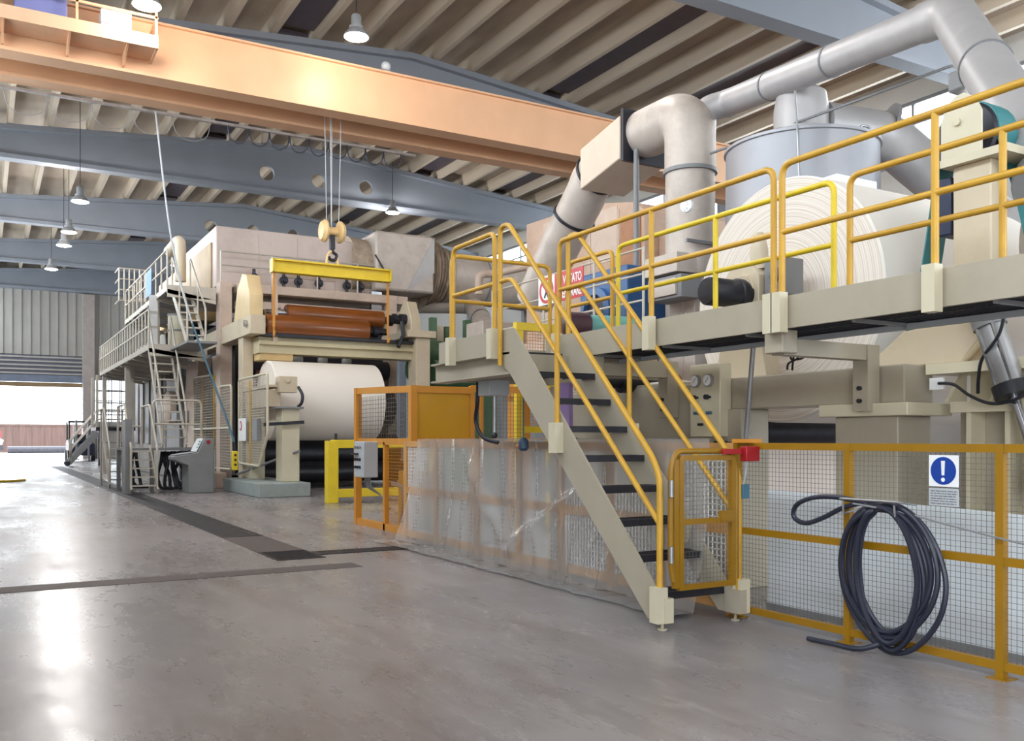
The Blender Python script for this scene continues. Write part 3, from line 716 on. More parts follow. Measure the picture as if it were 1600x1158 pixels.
# gate at the foot of the stair
gy = 5.19
gt = MB(); gt.tube(fillet([(4.36, gy, .36), (4.33, gy, .48), (4.33, gy, 1.20), (4.38, gy, 1.31), (4.9, gy, 1.31), (4.97, gy, 1.2), (4.97, gy, .34)], .06, 5), .022, 10)
gate = gt.build('gate', K['dim_yellow'], st)
b = MB()
for x in (4.42, 4.93): b.box(x - .02, x + .02, gy - .02, gy + .02, .29, 1.27)
for z in (.31, .79, 1.26): b.box(4.41, 4.94, gy - .017, gy + .017, z - .02, z + .02)
b.box(4.35, 4.42, gy - .015, gy + .015, .31, 1.25)
b.box(4.80, 4.94, gy - .03, gy + .01, .78, .86)
b.build('frame', K['dim_yellow'], gate, smooth=False)
MB().wires((4.44, gy, .33), (.47, 0, 0), (0, 0, .44), .034, .0023).build('mesh', K['wire'], gate, smooth=False)
MB().wires((4.44, gy, .81), (.47, 0, 0), (0, 0, .43), .034, .0023).build('mesh', K['wire'], gate, smooth=False)
for z in (.56, 1.04): MB().cyl((4.31, gy - .03, z - .06), (4.31, gy - .03, z + .06), .018, seg=10).build('hinge', K['steel'], gate)

# ------------------------------------------------------------------ mesh guard under the plastic sheet
gf2 = thing('guard_fence', 'tan framed mesh guard fence wrapped in clear plastic sheet behind the stair', 'guard fence', (5.2, 8.5, 0))
pf = [5.42, 6.3, 7.05, 7.9, 8.75, 9.75, 10.9, 11.9]
tanm = mat('tan_frame_paint', (200, 150, 92), .5, var=.08)
for y in pf: MB().box(5.13, 5.18, y - .05, y + .05, 0, 1.37).build('post', tanm, gf2, smooth=False)
for ya, yb in zip(pf, pf[1:]):
    b = MB()
    for z0, z1 in ((1.29, 1.37), (.64, .73), (.04, .13)): b.box(5.135, 5.175, ya + .03, yb - .03, z0, z1)
    b.build('rail', tanm, gf2, smooth=False)
    b = MB(); b.wires((5.155, ya + .03, .1), (0, yb - ya - .06, 0), (0, 0, .56), .05, .009); b.wires((5.155, ya + .03, .72), (0, yb - ya - .06, 0), (0, 0, .60), .05, .009)
    b.build('mesh_panel', K['white'], gf2, smooth=False)

# clear plastic sheet draped over that fence
RIDGES = []
for (ax, ay_, bx_, by_), w_, h_ in (((800, 868, 908, 768), .09, .07), ((815, 838, 900, 770), .05, .04), ((722, 700, 790, 850), .08, .05), ((690, 700, 712, 850), .08, .05), ((960, 760, 925, 900), .06, .05), ((985, 790, 960, 930), .06, .05), ((740, 690, 735, 800), .06, .035)):
    pa_, pb_ = P(ax, ay_, X=5.03), P(bx_, by_, X=5.03); RIDGES.append((pa_.y, pa_.z, pb_.y, pb_.z, w_, h_))
def sheet(name, y0, y1, label, seed, foot):
    rnd = random.Random(seed)
    NU, NV = 260, 90
    ph = [rnd.uniform(0, 6.28) for _ in range(8)]
    bm = bmesh.new(); vs = []
    for j in range(NV + 1):
        row = []
        v = j / NV
        for i in range(NU + 1):
            u = i / NU; y = y0 + (y1 - y0) * u
            fold = .030 * math.sin(y * 7.1 + ph[0] + 1.2 * math.sin(y * 2.3 + ph[1])) + .018 * math.sin(y * 15.7 + ph[2] + v * 2.0) + .014 * math.sin(y * 4.3 - v * 5 + ph[3]) + .010 * math.sin(y * 26 + v * 7 + ph[4])
            grow = .25 + .75 * min(1, v * 1.4)
            if v < .06:                                   # lap over the top rail
                q = v / .06; x = 5.20 - q * .12; z = 1.395 + .012 * math.sin(math.pi * q)
            else:
                q = (v - .06) / .94
                if q < .86:
                    s = q / .86; x = 5.08 - .04 * s - foot * s ** 3; z = 1.395 * (1 - s) + .015
                else:
                    s = (q - .86) / .14; x = 5.04 - foot - s * .32; z = .016 + .018 * abs(math.sin(y * 9 + ph[5])) * math.sin(math.pi * s)
                x += (fold - .045) * grow * (1 if q < .86 else .3)
                x = min(x, 5.105)
                for (ay, az, by, bz, w_, h_) in RIDGES:
                    t_ = max(0, min(1, ((y - ay) * (by - ay) + (z - az) * (bz - az)) / ((by - ay) ** 2 + (bz - az) ** 2)))
                    dd = math.hypot(y - ay - t_ * (by - ay), z - az - t_ * (bz - az))
                    x -= h_ * math.exp(-(dd / w_) ** 2) * min(1, 4 * t_ * (1 - t_) + .2)
                if q < .86: z += .02 * math.sin(y * 3 + ph[6]) * q
                yy = (.05 * math.sin(y * 2.1 + ph[7]) * q)
            if v < .06: yy = 0
            # slanted free edge at the far end
            ex = (u - .9) / .1 if u > .9 else 0
            row.append(bm.verts.new((x, y + yy + (.45 * v * v * ex if ex > 0 else 0), max(.008, z))))
        vs.append(row)
    for j in range(NV):
        for i in range(NU): bm.faces.new((vs[j][i], vs[j][i + 1], vs[j + 1][i + 1], vs[j + 1][i]))
    b = MB(); b.bm.free(); b.bm = bm
    o = b.build(name, K['film'])
    return tag(o, label, 'plastic sheet')
sheet('plastic_sheet', 5.6, 11.3, 'clear crumpled plastic sheet draped over the tan mesh guard down to the floor', 3, .10)
# ------------------------------------------------------------------ big parent roll on the unwind stand
def roll_face_material():
    m = bpy.data.materials.new('wound_paper_edge'); m.use_nodes = True; nt = m.node_tree; b = nt.nodes['Principled BSDF']
    b.inputs['Roughness'].default_value = .8
    tc = nt.nodes.new('ShaderNodeTexCoord'); sp = nt.nodes.new('ShaderNodeSeparateXYZ'); nt.links.new(tc.outputs['Object'], sp.inputs[0])
    cb_ = nt.nodes.new('ShaderNodeCombineXYZ'); nt.links.new(sp.outputs[1], cb_.inputs[1])
    sub = nt.nodes.new('ShaderNodeMath'); sub.operation = 'SUBTRACT'; sub.inputs[1].default_value = ROLL_R
    nt.links.new(sp.outputs[2], sub.inputs[0]); nt.links.new(sub.outputs[0], cb_.inputs[2])
    ln = nt.nodes.new('ShaderNodeVectorMath'); ln.operation = 'LENGTH'; nt.links.new(cb_.outputs[0], ln.inputs[0])
    nz = nt.nodes.new('ShaderNodeTexNoise'); nz.noise_dimensions = '1D'; nz.inputs['Scale'].default_value = 60; nz.inputs['Detail'].default_value = 3
    nt.links.new(ln.outputs['Value'], nz.inputs['W'])
    rp = nt.nodes.new('ShaderNodeValToRGB'); rp.color_ramp.elements[0].position = .38; rp.color_ramp.elements[1].position = .6
    rp.color_ramp.elements[0].color = srgb((218, 203, 190)); rp.color_ramp.elements[1].color = srgb((238, 228, 218))
    nt.links.new(nz.outputs['Fac'], rp.inputs['Fac']); nt.links.new(rp.outputs[0], b.inputs['Base Color'])
    bp = nt.nodes.new('ShaderNodeBump'); bp.inputs['Strength'].default_value = .25; bp.inputs['Distance'].default_value = .01
    nt.links.new(nz.outputs['Fac'], bp.inputs['Height']); nt.links.new(bp.outputs['Normal'], b.inputs['Normal'])
    return m
ROLL_R = 1.22
edge_m = roll_face_material()
def parent_roll(cx0, cx1, cy, cz, r, label):
    t = thing('paper_roll', label, 'paper roll', ((cx0 + cx1) / 2, cy, cz - r))
    n = MB(); n.lathe((cx0 + .012, cy, cz), (1, 0, 0), [(r * .985, 0), (r, .02), (r, cx1 - cx0 - .04), (r * .985, cx1 - cx0 - .02)], 96, cap=False)
    n.build('paper_web', K['paper'], t)
    for x, s_ in ((cx0, 1), (cx1, -1)):
        f = MB(); f.lathe((x, cy, cz), (s_, 0, 0), [(.14, .01), (.2, 0), (.5, .006), (.8 * r, .001), (r * .985, .012)], 96, cap=False); f.build('roll_edge', edge_m, t)
    c = MB(); c.lathe((cx0 - .05, cy, cz), (1, 0, 0), [(.10, 0), (.10, cx1 - cx0 + .1)], 24); c.build('core', K['steel'], t)
    return t
RY, RZ = 6.59, 2.783
pr = parent_roll(6.9, 9.75, RY, RZ, ROLL_R, 'big white paper roll with visible rings on its face behind the walkway railing')
s_ = MB(); s_.lathe((5.93, RY, RZ + .02), (1, 0, 0), [(.12, 0), (.135, .02), (.135, .36), (.15, .37), (.15, .43), (.135, .44), (.135, .50), (.155, .51), (.155, .58), (.08, .6), (.08, 1.0)], 28)
s_.build('shaft_end', K['dark'], pr)
parent_roll(7.25, 9.9, 3.38, 2.96, 1.0, 'second white paper roll just showing past the belt column')

# unwind stand: beam, pedestals, bearing, gauge panel
us = thing('unwind_stand', 'beige unwind stand with a long beam carrying the big paper roll', 'machine stand', (6.3, 6.5, 0))
b = MB(); b.box(6.15, 6.5, 4.6, 9.6, 1.68, 1.98); b.build('beam', K['sage'], us, bevel=.012)
b = MB(); b.box(6.05, 6.6, 4.5, 5.35, 1.58, 1.68); b.build('cap_plate', K['cream'], us, bevel=.008)
MB().box(6.1, 6.5, 4.62, 5.22, 0, 1.58).build('pedestal', K['sage'], us, bevel=.01)
MB().box(6.1, 6.5, 6.55, 7.0, 0, 1.68).build('pedestal', K['sage'], us, bevel=.01)
b = MB(); b.prism([(6.14, 7.05, 1.0), (6.14, 8.1, .95), (6.14, 8.3, 1.1), (6.14, 9.6, 1.15), (6.14, 9.6, 1.95), (6.14, 7.05, 1.95)], (.3, 0, 0)); b.build('side_plate', K['sage'], us, bevel=.01)
MB().box(6.1, 6.5, 8.3, 8.7, 0, 1.15).build('pedestal', K['sage'], us, bevel=.01)
MB().box(6.1, 6.5, 9.2, 9.6, 0, 1.15).build('pedestal', K['sage'], us, bevel=.01)
for y in (7.25, 7.7):
    g = MB(); g.lathe((6.0, y, 1.02), (1, 0, 0), [(.13, 0), (.13, .16)], 20); g.box(6.02, 6.14, y - .1, y + .1, 1.02, 1.4); g.build('roller_bearing', K['sage'], us)
# bearing housing with its post
b = MB(); b.prism([(6.42, 6.30, 1.98), (6.42, 7.0, 1.98), (6.42, 6.9, 2.5), (6.42, 6.88, 2.98), (6.42, 6.78, 3.1), (6.42, 6.52, 3.1), (6.42, 6.40, 2.98), (6.42, 6.40, 2.5)], (.2, 0, 0))
b.cyl((6.40, 6.6, 2.86), (6.64, 6.6, 2.86), .14, seg=24); b.build('bearing_housing', K['beige'], us, bevel=.01)
b = MB(); b.lathe((6.55, 6.52, 3.05), (0, .02, 1), [(.09, 0), (.085, .2), (.06, .34), (.04, .36)], 16); b.build('locking_finger', K['beige'], us)
b = MB(); b.cyl((6.38, 6.55, 2.86), (6.42, 6.55, 2.86), .05, seg=14); b.build('bearing_bolt', K['steel'], us)
b = MB(); b.box(6.45, 6.7, 6.1, 6.36, 2.75, 3.1); b.cyl((6.4, 6.2, 2.95), (6.7, 6.2, 2.95), .06, seg=12); b.cyl((6.4, 6.26, 2.8), (6.5, 6.26, 2.8), .05, seg=12); b.build('clamp', K['grey'], us, bevel=.01)
# second frame nearer the camera side end: ribbed base and belt column
cs = thing('belt_stand', 'beige ribbed stand with a tall square column carrying the teal drive belt', 'machine stand', (6.7, 3.9, 0))
b = MB(); b.box(6.5, 6.66, 4.12, 4.43, 1.98, 3.5); b.build('column', K['beige'], cs, bevel=.012)
b = MB(); b.prism([(6.44, 4.50, 3.50), (6.44, 3.96, 3.50), (6.44, 3.96, 3.56), (6.44, 4.50, 3.56)], (.5, 0, 0)); b.build('head_plate', K['cream'], cs, smooth=False)
b = MB(); b.prism([(6.44, 4.49, 3.56), (6.44, 4.16, 3.56), (6.44, 4.16, 3.86), (6.44, 4.21, 3.97), (6.44, 4.30, 4.03), (6.44, 4.38, 4.02), (6.44, 4.46, 3.94), (6.44, 4.49, 3.84)], (.02, 0, 0)); b.cyl((6.42, 4.35, 3.82), (6.45, 4.35, 3.82), .03, seg=12)
b.build('pulley_bracket', K['cream'], cs, smooth=False)
b = MB(); b.lathe((6.70, 4.47, 3.78), (1, 0, 0), [(.25, 0), (.27, .02), (.27, .26), (.25, .28)], 32); b.cyl((6.45, 4.42, 3.80), (6.75, 4.47, 3.78), .05, seg=12); b.build('pulley', K['dark'], cs)
lab(MB().box(6.55, 6.75, 4.48, 4.6, 3.0, 3.45).build('motor_box', mat('dark_blue_box', (30, 40, 70), .4), cs, bevel=.01), 'dark blue box behind the column')
b = MB(); b.prism([(6.4, 5.05, 1.98), (6.4, 4.3, 1.98), (6.4, 3.95, 2.38), (6.4, 4.02, 2.52), (6.4, 4.2, 2.45), (6.4, 4.45, 2.52), (6.4, 4.45, 2.30), (6.4, 4.8, 2.26), (6.4, 5.05, 2.08)], (.14, 0, 0)); b.cyl((6.37, 4.12, 2.38), (6.56, 4.12, 2.38), .075, seg=20)
b.build('pivot_arm', K['beige'], cs, bevel=.008)
b = MB(); b.box(6.35, 6.75, 2.6, 4.56, 1.9, 1.98); b.box(6.35, 6.8, 2.6, 4.35, 1.60, 1.68); b.box(6.6, 6.64, 2.6, 4.35, 1.68, 1.9); b.build('flange', K['cream'], cs, smooth=False)
for y in (4.38, 4.02, 3.66, 3.2): MB().prism([(6.36, y, 1.68), (6.6, y, 1.68), (6.6, y, 1.9), (6.55, y, 1.9)], (0, .03, 0)).build('gusset', K['cream'], cs, smooth=False)
b = MB(); b.box(6.55, 6.7, 2.7, 4.4, 0, 1.6); b.build('web_plate', K['sage'], cs, smooth=False)
for y in (4.22, 3.92, 3.5, 2.9): MB().box(6.38, 6.6, y - .02, y + .02, 0, 1.6).build('rib', K['cream'], cs, smooth=False)
lab(MB().box(6.34, 6.36, 4.40, 4.52, 1.78, 1.87).build('junction_plate', K['white'], cs, smooth=False), 'white cable plate')
# teal belt loop
bt = MB(); cy, cz, r_ = 4.47, 3.78, .275
loop = [V((0, cy + r_ * math.cos(a), cz + r_ * math.sin(a))) for a in [R_(190 - i * 13) for i in range(0, 0)]]
arc = [(cy + r_ * math.cos(R_(a)), cz + r_ * math.sin(R_(a))) for a in range(-15, 196, 15)]
path = catmull([(0, 3.75, 1.75), (0, 3.88, 2.4), (0, 4.06, 3.2)], 6) + [V((0, y, z)) for y, z in [(cy - r_ * math.cos(R_(a)), cz + r_ * math.sin(R_(a))) for a in range(-15, 196, 15)]] + catmull([(0, 4.78, 3.3), (0, 4.87, 2.79), (0, 5.02, 2.25), (0, 5.2, 1.75)], 6)
for p, q in zip(path, path[1:]):
    if (q - p).length > 1e-4: pass
bm = bt.bm; pv = []
for i, p in enumerate(path):
    t_ = (path[min(i + 1, len(path) - 1)] - path[max(i - 1, 0)]).normalized(); n_ = V((0, -t_.z, t_.y)) * .006
    pv.append([bm.verts.new((x, p.y + s2 * n_.y, p.z + s2 * n_.z)) for x, s2 in ((6.73, -1), (6.97, -1), (6.97, 1), (6.73, 1))])
for a_, b_ in zip(pv, pv[1:]):
    for k in range(4): bm.faces.new((a_[k], a_[(k + 1) % 4], b_[(k + 1) % 4], b_[k]))
bm.faces.new(pv[0]); bm.faces.new(pv[-1][::-1])
for o_ in bm.verts: o_.co.x += -.01
tag(bt.build('drive_belt', K['teal']), 'wide teal drive belt looped over the pulley on the belt column', 'belt')
# hydraulic cylinder and its hoses
hc_ = thing('hydraulic_cylinder', 'grey hydraulic cylinder with bright rod leaning below the walkway', 'hydraulic cylinder', (6.28, 3.85, 1.45))
a_, b_ = P(1528, 455, X=6.28), P(1580, 606, X=6.28)
MB().cyl(a_, b_, .10, seg=24).build('barrel', K['steel'], hc_)
dirv = (b_ - a_).normalized()
MB().cyl(a_ + dirv * .22, a_ + dirv * .29, .115, seg=24).build('clamp_ring', K['grey'], hc_)
MB().cyl(b_ - dirv * .03, b_ + dirv * .06, .125, seg=24).build('gland', K['black'], hc_)
MB().cyl(b_ + dirv * .05, b_ + dirv * .62, .035, seg=14).build('rod', K['chrome'], hc_)
re_ = b_ + dirv * .62
MB().box(6.22, 6.56, re_.y - .07, re_.y + .07, re_.z - .16, re_.z + .05).build('lug', K['cream'], cs, bevel=.01)
MB().cyl(a_ + V((-.08, -.07, 0)), b_ + V((-.08, -.07, 0)), .014, seg=8).build('tie_rod', K['chrome'], hc_)
MB().cyl(a_ + V((-.09, .05, 0)), b_ + V((-.09, .05, 0)), .014, seg=8).build('tie_rod', K['chrome'], hc_)
tag(MB().tube(catmull([P(1572, 470, X=6.15), P(1562, 520, X=6.15), P(1535, 560, X=6.2), P(1529, 590, X=6.25), P(1528, 614, X=6.33)], 8), .012, 8).build('hydraulic_hose', K['black']), 'black hose hanging from the walkway beside the hydraulic cylinder', 'hose')
tag(MB().tube(catmull([P(1466, 599, X=6.3), P(1490, 601, X=6.3), P(1515, 618, X=6.25), P(1545, 630, X=6.25), P(1575, 628, X=6.2), P(1600, 617, X=6.2), P(1640, 590, X=6.2)], 8), .012, 8).build('hydraulic_hose', K['black']), 'black hose sagging from the white cable plate towards the hydraulic cylinder', 'hose')
# gauge panel
gp = thing('gauge_panel', 'beige control cabinet with two round pressure gauges under the walkway', 'control panel', (6.08, 6.7, 1.42))
MB().box(6.0, 6.145, 6.48, 6.9, 1.42, 2.12).build('cabinet', K['cream'], gp, bevel=.008)
for y in (6.80, 6.62):
    g = MB(); g.lathe((6.0, y, 1.96), (-1, 0, 0), [(.062, 0), (.062, .03), (.054, .035)], 28, cap=True); gg = g.build('gauge', K['steel'], gp)
    MB().cyl((5.9645, y, 1.96), (5.9625, y, 1.96), .052, seg=28).build('dial_face', K['white'], gg)
    MB().bar((5.9615, y + .02, 1.94), (5.9615, y - .02, 1.985), .004, .002, (1, 0, 0)).build('needle', K['black'], gg, smooth=False)
for y in (6.80, 6.62): MB().lathe((6.0, y - .01, 1.80), (-1, 0, 0), [(.012, 0), (.012, .03), (.024, .035), (.024, .07)], 14).build('knob', K['black'], gp)
for y in (6.82, 6.78, 6.64, 6.60): MB().cyl((6.0, y, 1.65), (5.98, y, 1.65), .016, seg=10).build('button', K['bluebox'], gp)
for y in (6.76, 6.72): MB().cyl((6.0, y, 1.54), (5.98, y, 1.54), .014, seg=10).build('button', K['black'], gp)
MB().cyl((6.0, 6.60, 1.54), (5.95, 6.60, 1.56), .008, seg=8).build('toggle', K['steel'], gp)
tag(MB().tube(fillet([P(1190, 508, X=5.66), P(1178, 528, X=5.76), P(1165, 690, X=5.85)], .05), .022, 12).build('conduit_pipe', K['steel']), 'thin grey conduit pipe dropping from the walkway beside the gauge panel', 'pipe')
tag(MB().tube(catmull([P(1228, 536, X=5.66), P(1236, 560, X=5.8), P(1240, 562, X=5.9), P(1253, 560, X=5.9), P(1260, 552, X=5.9), P(1258, 545, X=5.9)], 6) + catmull([P(1244, 562, X=5.9), P(1232, 568, X=5.9), P(1230, 578, X=5.9)], 5), .009, 8).build('pneumatic_hose', K['black']), 'short black looped hose under the walkway in front of the roll face', 'hose')
tag(MB().tube(catmull([P(1244, 534, X=5.66), P(1239, 565, X=5.8), P(1238, 578, X=5.85)], 4), .009, 8).build('pneumatic_hose', K['black']), 'short straight black hose end under the walkway in front of the roll face', 'hose')
# dark rollers under the stand and web below
tag(MB().lathe((6.9, 7.9, 1.5), (1, 0, 0), [(.06, -.3), (.06, 0), (.2, .01), (.2, 3.0), (.06, 3.01)], 28).build('guide_roller', K['dark']), 'dark polished guide roller lying low under the big paper roll', 'roller')
tag(MB().lathe((6.0, 8.05, 2.02), (1, 0, 0), [(.07, -.25), (.07, 0), (.12, .01), (.12, .22), (.13, .23), (.13, .3), (.11, .31), (.11, .8)], 24).build('spindle', K['dark']), 'dark roller spindle end showing between the stair treads', 'roller')
tag(MB().prism([(6.7, 7.48, 0), (9.6, 7.48, 0), (9.6, 7.62, 1.3), (6.7, 7.62, 1.3)], (0, .01, 0)).build('paper_web', mat('pinkish_paper_web', (232, 216, 206), .6, var=.02), smooth=False), 'pinkish paper web hanging below the dark guide roller', 'paper web')
tag(MB().prism([(6.3, 9.0, 1.98), (6.3, 7.4, 2.0), (7.6, 7.4, 1.9), (7.6, 9.0, 1.9)], (0, 0, .02)).build('paper_sheet', K['paper'], smooth=False), 'white paper sheet lying over the stand behind the stair', 'paper')
lv = thing('shutoff_valve', 'small dark valve handle on the pedestal below the gauge panel', 'valve', (5.98, 6.35, 1.3))
MB().cyl((6.1, 6.5, 1.36), (5.95, 6.4, 1.36), .025, seg=10).build('body', K['dark'], lv); MB().bar((5.95, 6.5, 1.37), (5.95, 6.2, 1.36), .02, .02).build('handle', K['black'], lv)
vp = MB().box(6.1, 6.45, 6.3, 6.56, 0, 1.68).build('pedestal', K['sage'], us, bevel=.01)

# bits under the landing
dv = thing('limit_switch', 'grey limit switch box with a thin rod hanging under the landing', 'switch box', P(750, 610, X=4.7))
MB().box(4.6, 4.85, 8.45, 8.7, 1.86, 2.02).build('housing', K['lightgrey'], dv, bevel=.01); MB().cyl((4.72, 8.55, 1.86), (4.72, 8.55, 1.45), .018, seg=8).build('rod', K['steel'], dv); MB().sphere((4.72, 8.55, 1.44), .035, 10).build('joint', K['dark'], dv)
tag(MB().tube(catmull([(4.68, 8.85, 2.02), (4.68, 8.86, 1.8), (4.72, 8.98, 1.6), (4.75, 8.86, 1.42), (4.85, 8.7, 1.36)], 8), .022, 8).build('black_hose', K['black']), 'thick black hose bowing down under the landing beside the amber panel', 'hose')
tag(MB().bar((5.6, 8.5, 1.40), (5.6, 8.5, 2.02), .05, .2, (0, 1, 0)).build('lifting_strap', K['purple']), 'lilac webbing strap hanging under the landing', 'strap')
ar = thing('lift_arm', 'greyish-beige machine arm with a rounded hook under the landing', 'machine arm', (5.65, 8.7, .9))
b = MB(); b.prism([(5.62, 8.86, 2.0), (5.62, 8.66, 2.0), (5.62, 8.66, 1.52), (5.62, 8.6, 1.44), (5.62, 8.45, 1.42), (5.62, 8.45, 1.30), (5.62, 8.86, 1.28)], (.1, 0, 0)); b.cyl((5.6, 8.76, 1.42), (5.74, 8.76, 1.42), .04, seg=12); b.build('arm', K['sage'], ar, bevel=.006)
b = MB(); b.prism([(5.7, 9.3, .8), (5.7, 8.9, 1.3), (5.7, 7.0, 1.3), (5.7, 7.0, .6)], (.08, 0, 0)); b.build('side_plate', K['sage'], ar, bevel=.006)
for y, z in ((8.5, 1.05), (8.1, 1.2), (7.9, .95)): MB().cyl((5.7, y, z), (5.68, y, z), .02, seg=8).build('bolt', K['dark'], ar)
MB().box(5.72, 5.78, 7.2, 9.0, 0, .8).build('leg_plate', K['sage'], ar, smooth=False)
ps = thing('pull_switch', 'dark blue pull switch with red knob hanging on a cord over the plastic sheet', 'switch', P(818, 695, X=4.95))
q = P(818, 690, X=4.93)
MB().tube([V((q.x, q.y, 2.2)), V((q.x, q.y, q.z + .2)), V((q.x, q.y, q.z + .04))], .008, 6).build('cord', K['bluebox'], ps); MB().lathe(q + V((0, 0, -.1)), (0, 0, 1), [(.03, 0), (.055, .03), (.055, .1), (.03, .14)], 16).build('housing', mat('dark_blue_plastic', (48, 70, 96), .4), ps)
MB().cyl(q + V((-.0, .04, -.04)), q + V((-.0, .13, -.05)), .022, seg=10).build('knob', K['amber'], ps)
# ------------------------------------------------------------------ dust cyclone and duct work
def pipe_bend(pts, r, fil, seg=28): return MB().tube(fillet(pts, fil, 10), r, seg)
tk = thing('dust_cyclone', 'grey cylindrical dust separator tank with a domed top behind the big paper roll', 'tank', (10.6, 9.7, 1.8))
MB().lathe((10.6, 9.7, 1.8), (0, 0, 1), [(.3, 0), (1.10, 1.6), (1.12, 1.62), (1.10, 3.88), (1.13, 3.89), (1.13, 3.93), (1.0, 3.98)], 56).build('shell', K['tank'], tk)
MB().lathe((10.6, 9.7, 5.77), (0, 0, 1), [(.40, 0), (.40, .55), (.36, .78), (.2, .9)], 40).build('dome', K['duct2'], tk)
for a in range(0, 360, 60):
    c, s = math.cos(R_(a)), math.sin(R_(a)); MB().bar((10.6 + c * .38, 9.7 + s * .38, 5.85), (10.6 + c * .72, 9.7 + s * .72, 5.77), .04, .14).build('gusset', K['grey'], tk, smooth=False)
MB().tube(fillet([P(1242, 142, d=12.75), P(1246, 205, d=12.62), P(1250, 330, d=12.6)], .1), .015, 8).build('conduit', K['steel'], tk)
MB().tube(fillet([P(1343, 206, d=13.0), P(1345, 196, d=13.0), P(1359, 198, d=13.0), P(1362, 300, d=13.0)], .06), .018, 8).build('conduit', K['steel'], tk)
for x, y in ((9.9, 9.0), (11.3, 9.0), (9.9, 10.4), (11.3, 10.4)): MB().box(x - .06, x + .06, y - .06, y + .06, 0, 3.4).build('leg', K['grey'], tk, smooth=False)
# outlet duct from the dome, bending down beside the tank
od = thing('outlet_duct', 'pale grey outlet duct bending down beside the dust separator tank', 'duct', (12.3, 9.3, 3.6))
pipe_bend([(10.9, 9.6, 6.1), (12.0, 9.3, 6.05), (12.35, 9.0, 5.6), (12.6, 7.6, 4.2)], .36, .5).build('pipe', K['duct2'], od)
MB().lathe((12.0, 9.3, 6.15), (1, -.5, -.35), [(.40, -.02), (.40, .03)], 28).build('flange', K['grey'], od)
pipe_bend([(12.6, 7.8, 4.4), (12.9, 7.2, 4.5), (13.4, 7.0, 4.3), (14.2, 7.2, 3.2)], .33, .4).build('branch', K['duct2'], od)
fb0, fb1 = P(1308, 270, Y=7.9), P(1371, 298, Y=7.9)
MB().box(fb0.x, fb1.x, 7.9, 8.4, 3.4, fb0.z).build('fan_box', K['white'], od, bevel=.02)

# main duct: vertical riser, elbow, damper box, sloping run
md = thing('main_air_duct', 'thick dusty air duct rising, bending over and sloping down behind the walkway', 'duct', (10, 12, 2.4))
rz = 6.62
MB().tube([(10, 11.5, 2.0), (10, 11.5, 5.75)], .40, 32).build('riser', K['duct'], md)
MB().lathe((10, 11.5, 5.72), (0, 0, 1), [(.44, 0), (.44, .06)], 32).build('flange', K['grey'], md)
MB().tube(fillet([(10, 11.5, 5.75), (10, 11.5, 6.72), (10, 12.9, 6.72)], .85, 14), .415, 32).build('elbow', K['duct'], md)
b = MB(); b.prism([(9.50, 12.75, 6.98), (9.50, 13.95, 6.72), (9.50, 13.95, 5.98), (9.50, 12.75, 6.24)], (1.0, 0, 0)); b.build('damper_box', mat('cream_damper', (214, 196, 176), .5, var=.05), md, bevel=.02)
MB().prism([(9.53, 12.68, 7.1), (9.53, 12.75, 7.1), (9.53, 12.75, 6.2), (9.53, 12.68, 6.2)], (.94, 0, 0)).build('damper_flange', K['dark'], md, smooth=False)
p1, p2, p3, p4 = V((10, 13.9, 6.42)), P(915, 305, X=10), P(880, 375, X=10), P(836, 470, X=10)
MB().tube(catmull([p1, p1 + V((0, .35, -.08)), p2, p3, p4], 10), .40, 32).build('sloping_run', K['duct'], md)
for q, w in ((p1 + V((0, .25, -.04)), V((0, 1, -.4))), ((p2 + p3) / 2 + V((0, 0, 0)), p3 - p2)): MB().lathe(q - w.normalized() * .025, w, [(.435, 0), (.435, .05)], 32).build('flange', K['dark'], md)
MB().cyl((9.75, 12.6, 3.4), (9.75, 12.6, 6.4), .05, seg=10).build('support_post', K['grey'], md)
for z in (2.9, 3.7, 4.5): MB().box(9.55, 10.45, 11.05, 11.1, z, z + .05).build('stiffener', K['grey'], md, smooth=False)
# branch pipe up to the roof and over the walkway
bp2 = thing('overhead_pipe', 'long grey overhead pipe running up from the main duct and turning down over the walkway', 'pipe', (9.8, 8, 6))
e1, e2, e3 = P(1128, 165, d=15.2), P(1445, 36, d=10.9), P(1585, 175, d=7.9)
a0 = V((10, 11.4, 6.6))
far_e = e2 + (e2 - e1).normalized() * .42
run = fillet([a0, a0 + V((.25, -.2, .0)) + V((0, 0, .15)), e1 + V((0, 0, .10)), far_e], .35, 8)
MB().tube(fillet([P(1097, 240, d=14.95), P(1099, 172, d=15.1), e2 + (e1 - e2) * .96, e2], .45, 10), .215, 28).build('pipe', K['duct2'], bp2)
tail = e3 + (e3 - far_e).normalized() * 1.5
MB().tube(fillet([e2, far_e, tail], .45, 12), .235, 28).build('pipe_bend', K['duct2'], bp2)
for f_ in (.04, .30, .62, 1.0):
    q = e1.lerp(e2, f_); MB().lathe(q, e2 - e1, [(.228, 0), (.228, .03)], 28).build('clamp', K['grey'], bp2)
MB().lathe(tail - (tail - far_e).normalized() * .06, tail - far_e, [(.24, 0), (.30, .02), (.30, .08)], 28).build('end_flange', K['grey'], bp2)
q = far_e.lerp(tail, .42); MB().lathe(q, tail - far_e, [(.25, 0), (.25, .03)], 28).build('clamp', K['grey'], bp2)
tag(MB().tube([P(1110, 240, d=14.5), P(1290, 175, d=13), P(1480, 105, d=12), P(1490, 102, d=12), P(1500, 112, d=12)], .02, 6).build('stay_cable', K['grey']), 'thin stay cable stretched from the main duct towards the roof beam', 'cable')
fl2 = thing('floodlight', 'small floodlight hanging under the overhead pipe bend', 'lamp', P(1505, 130, d=10.5))
q = P(1505, 128, d=10.5)
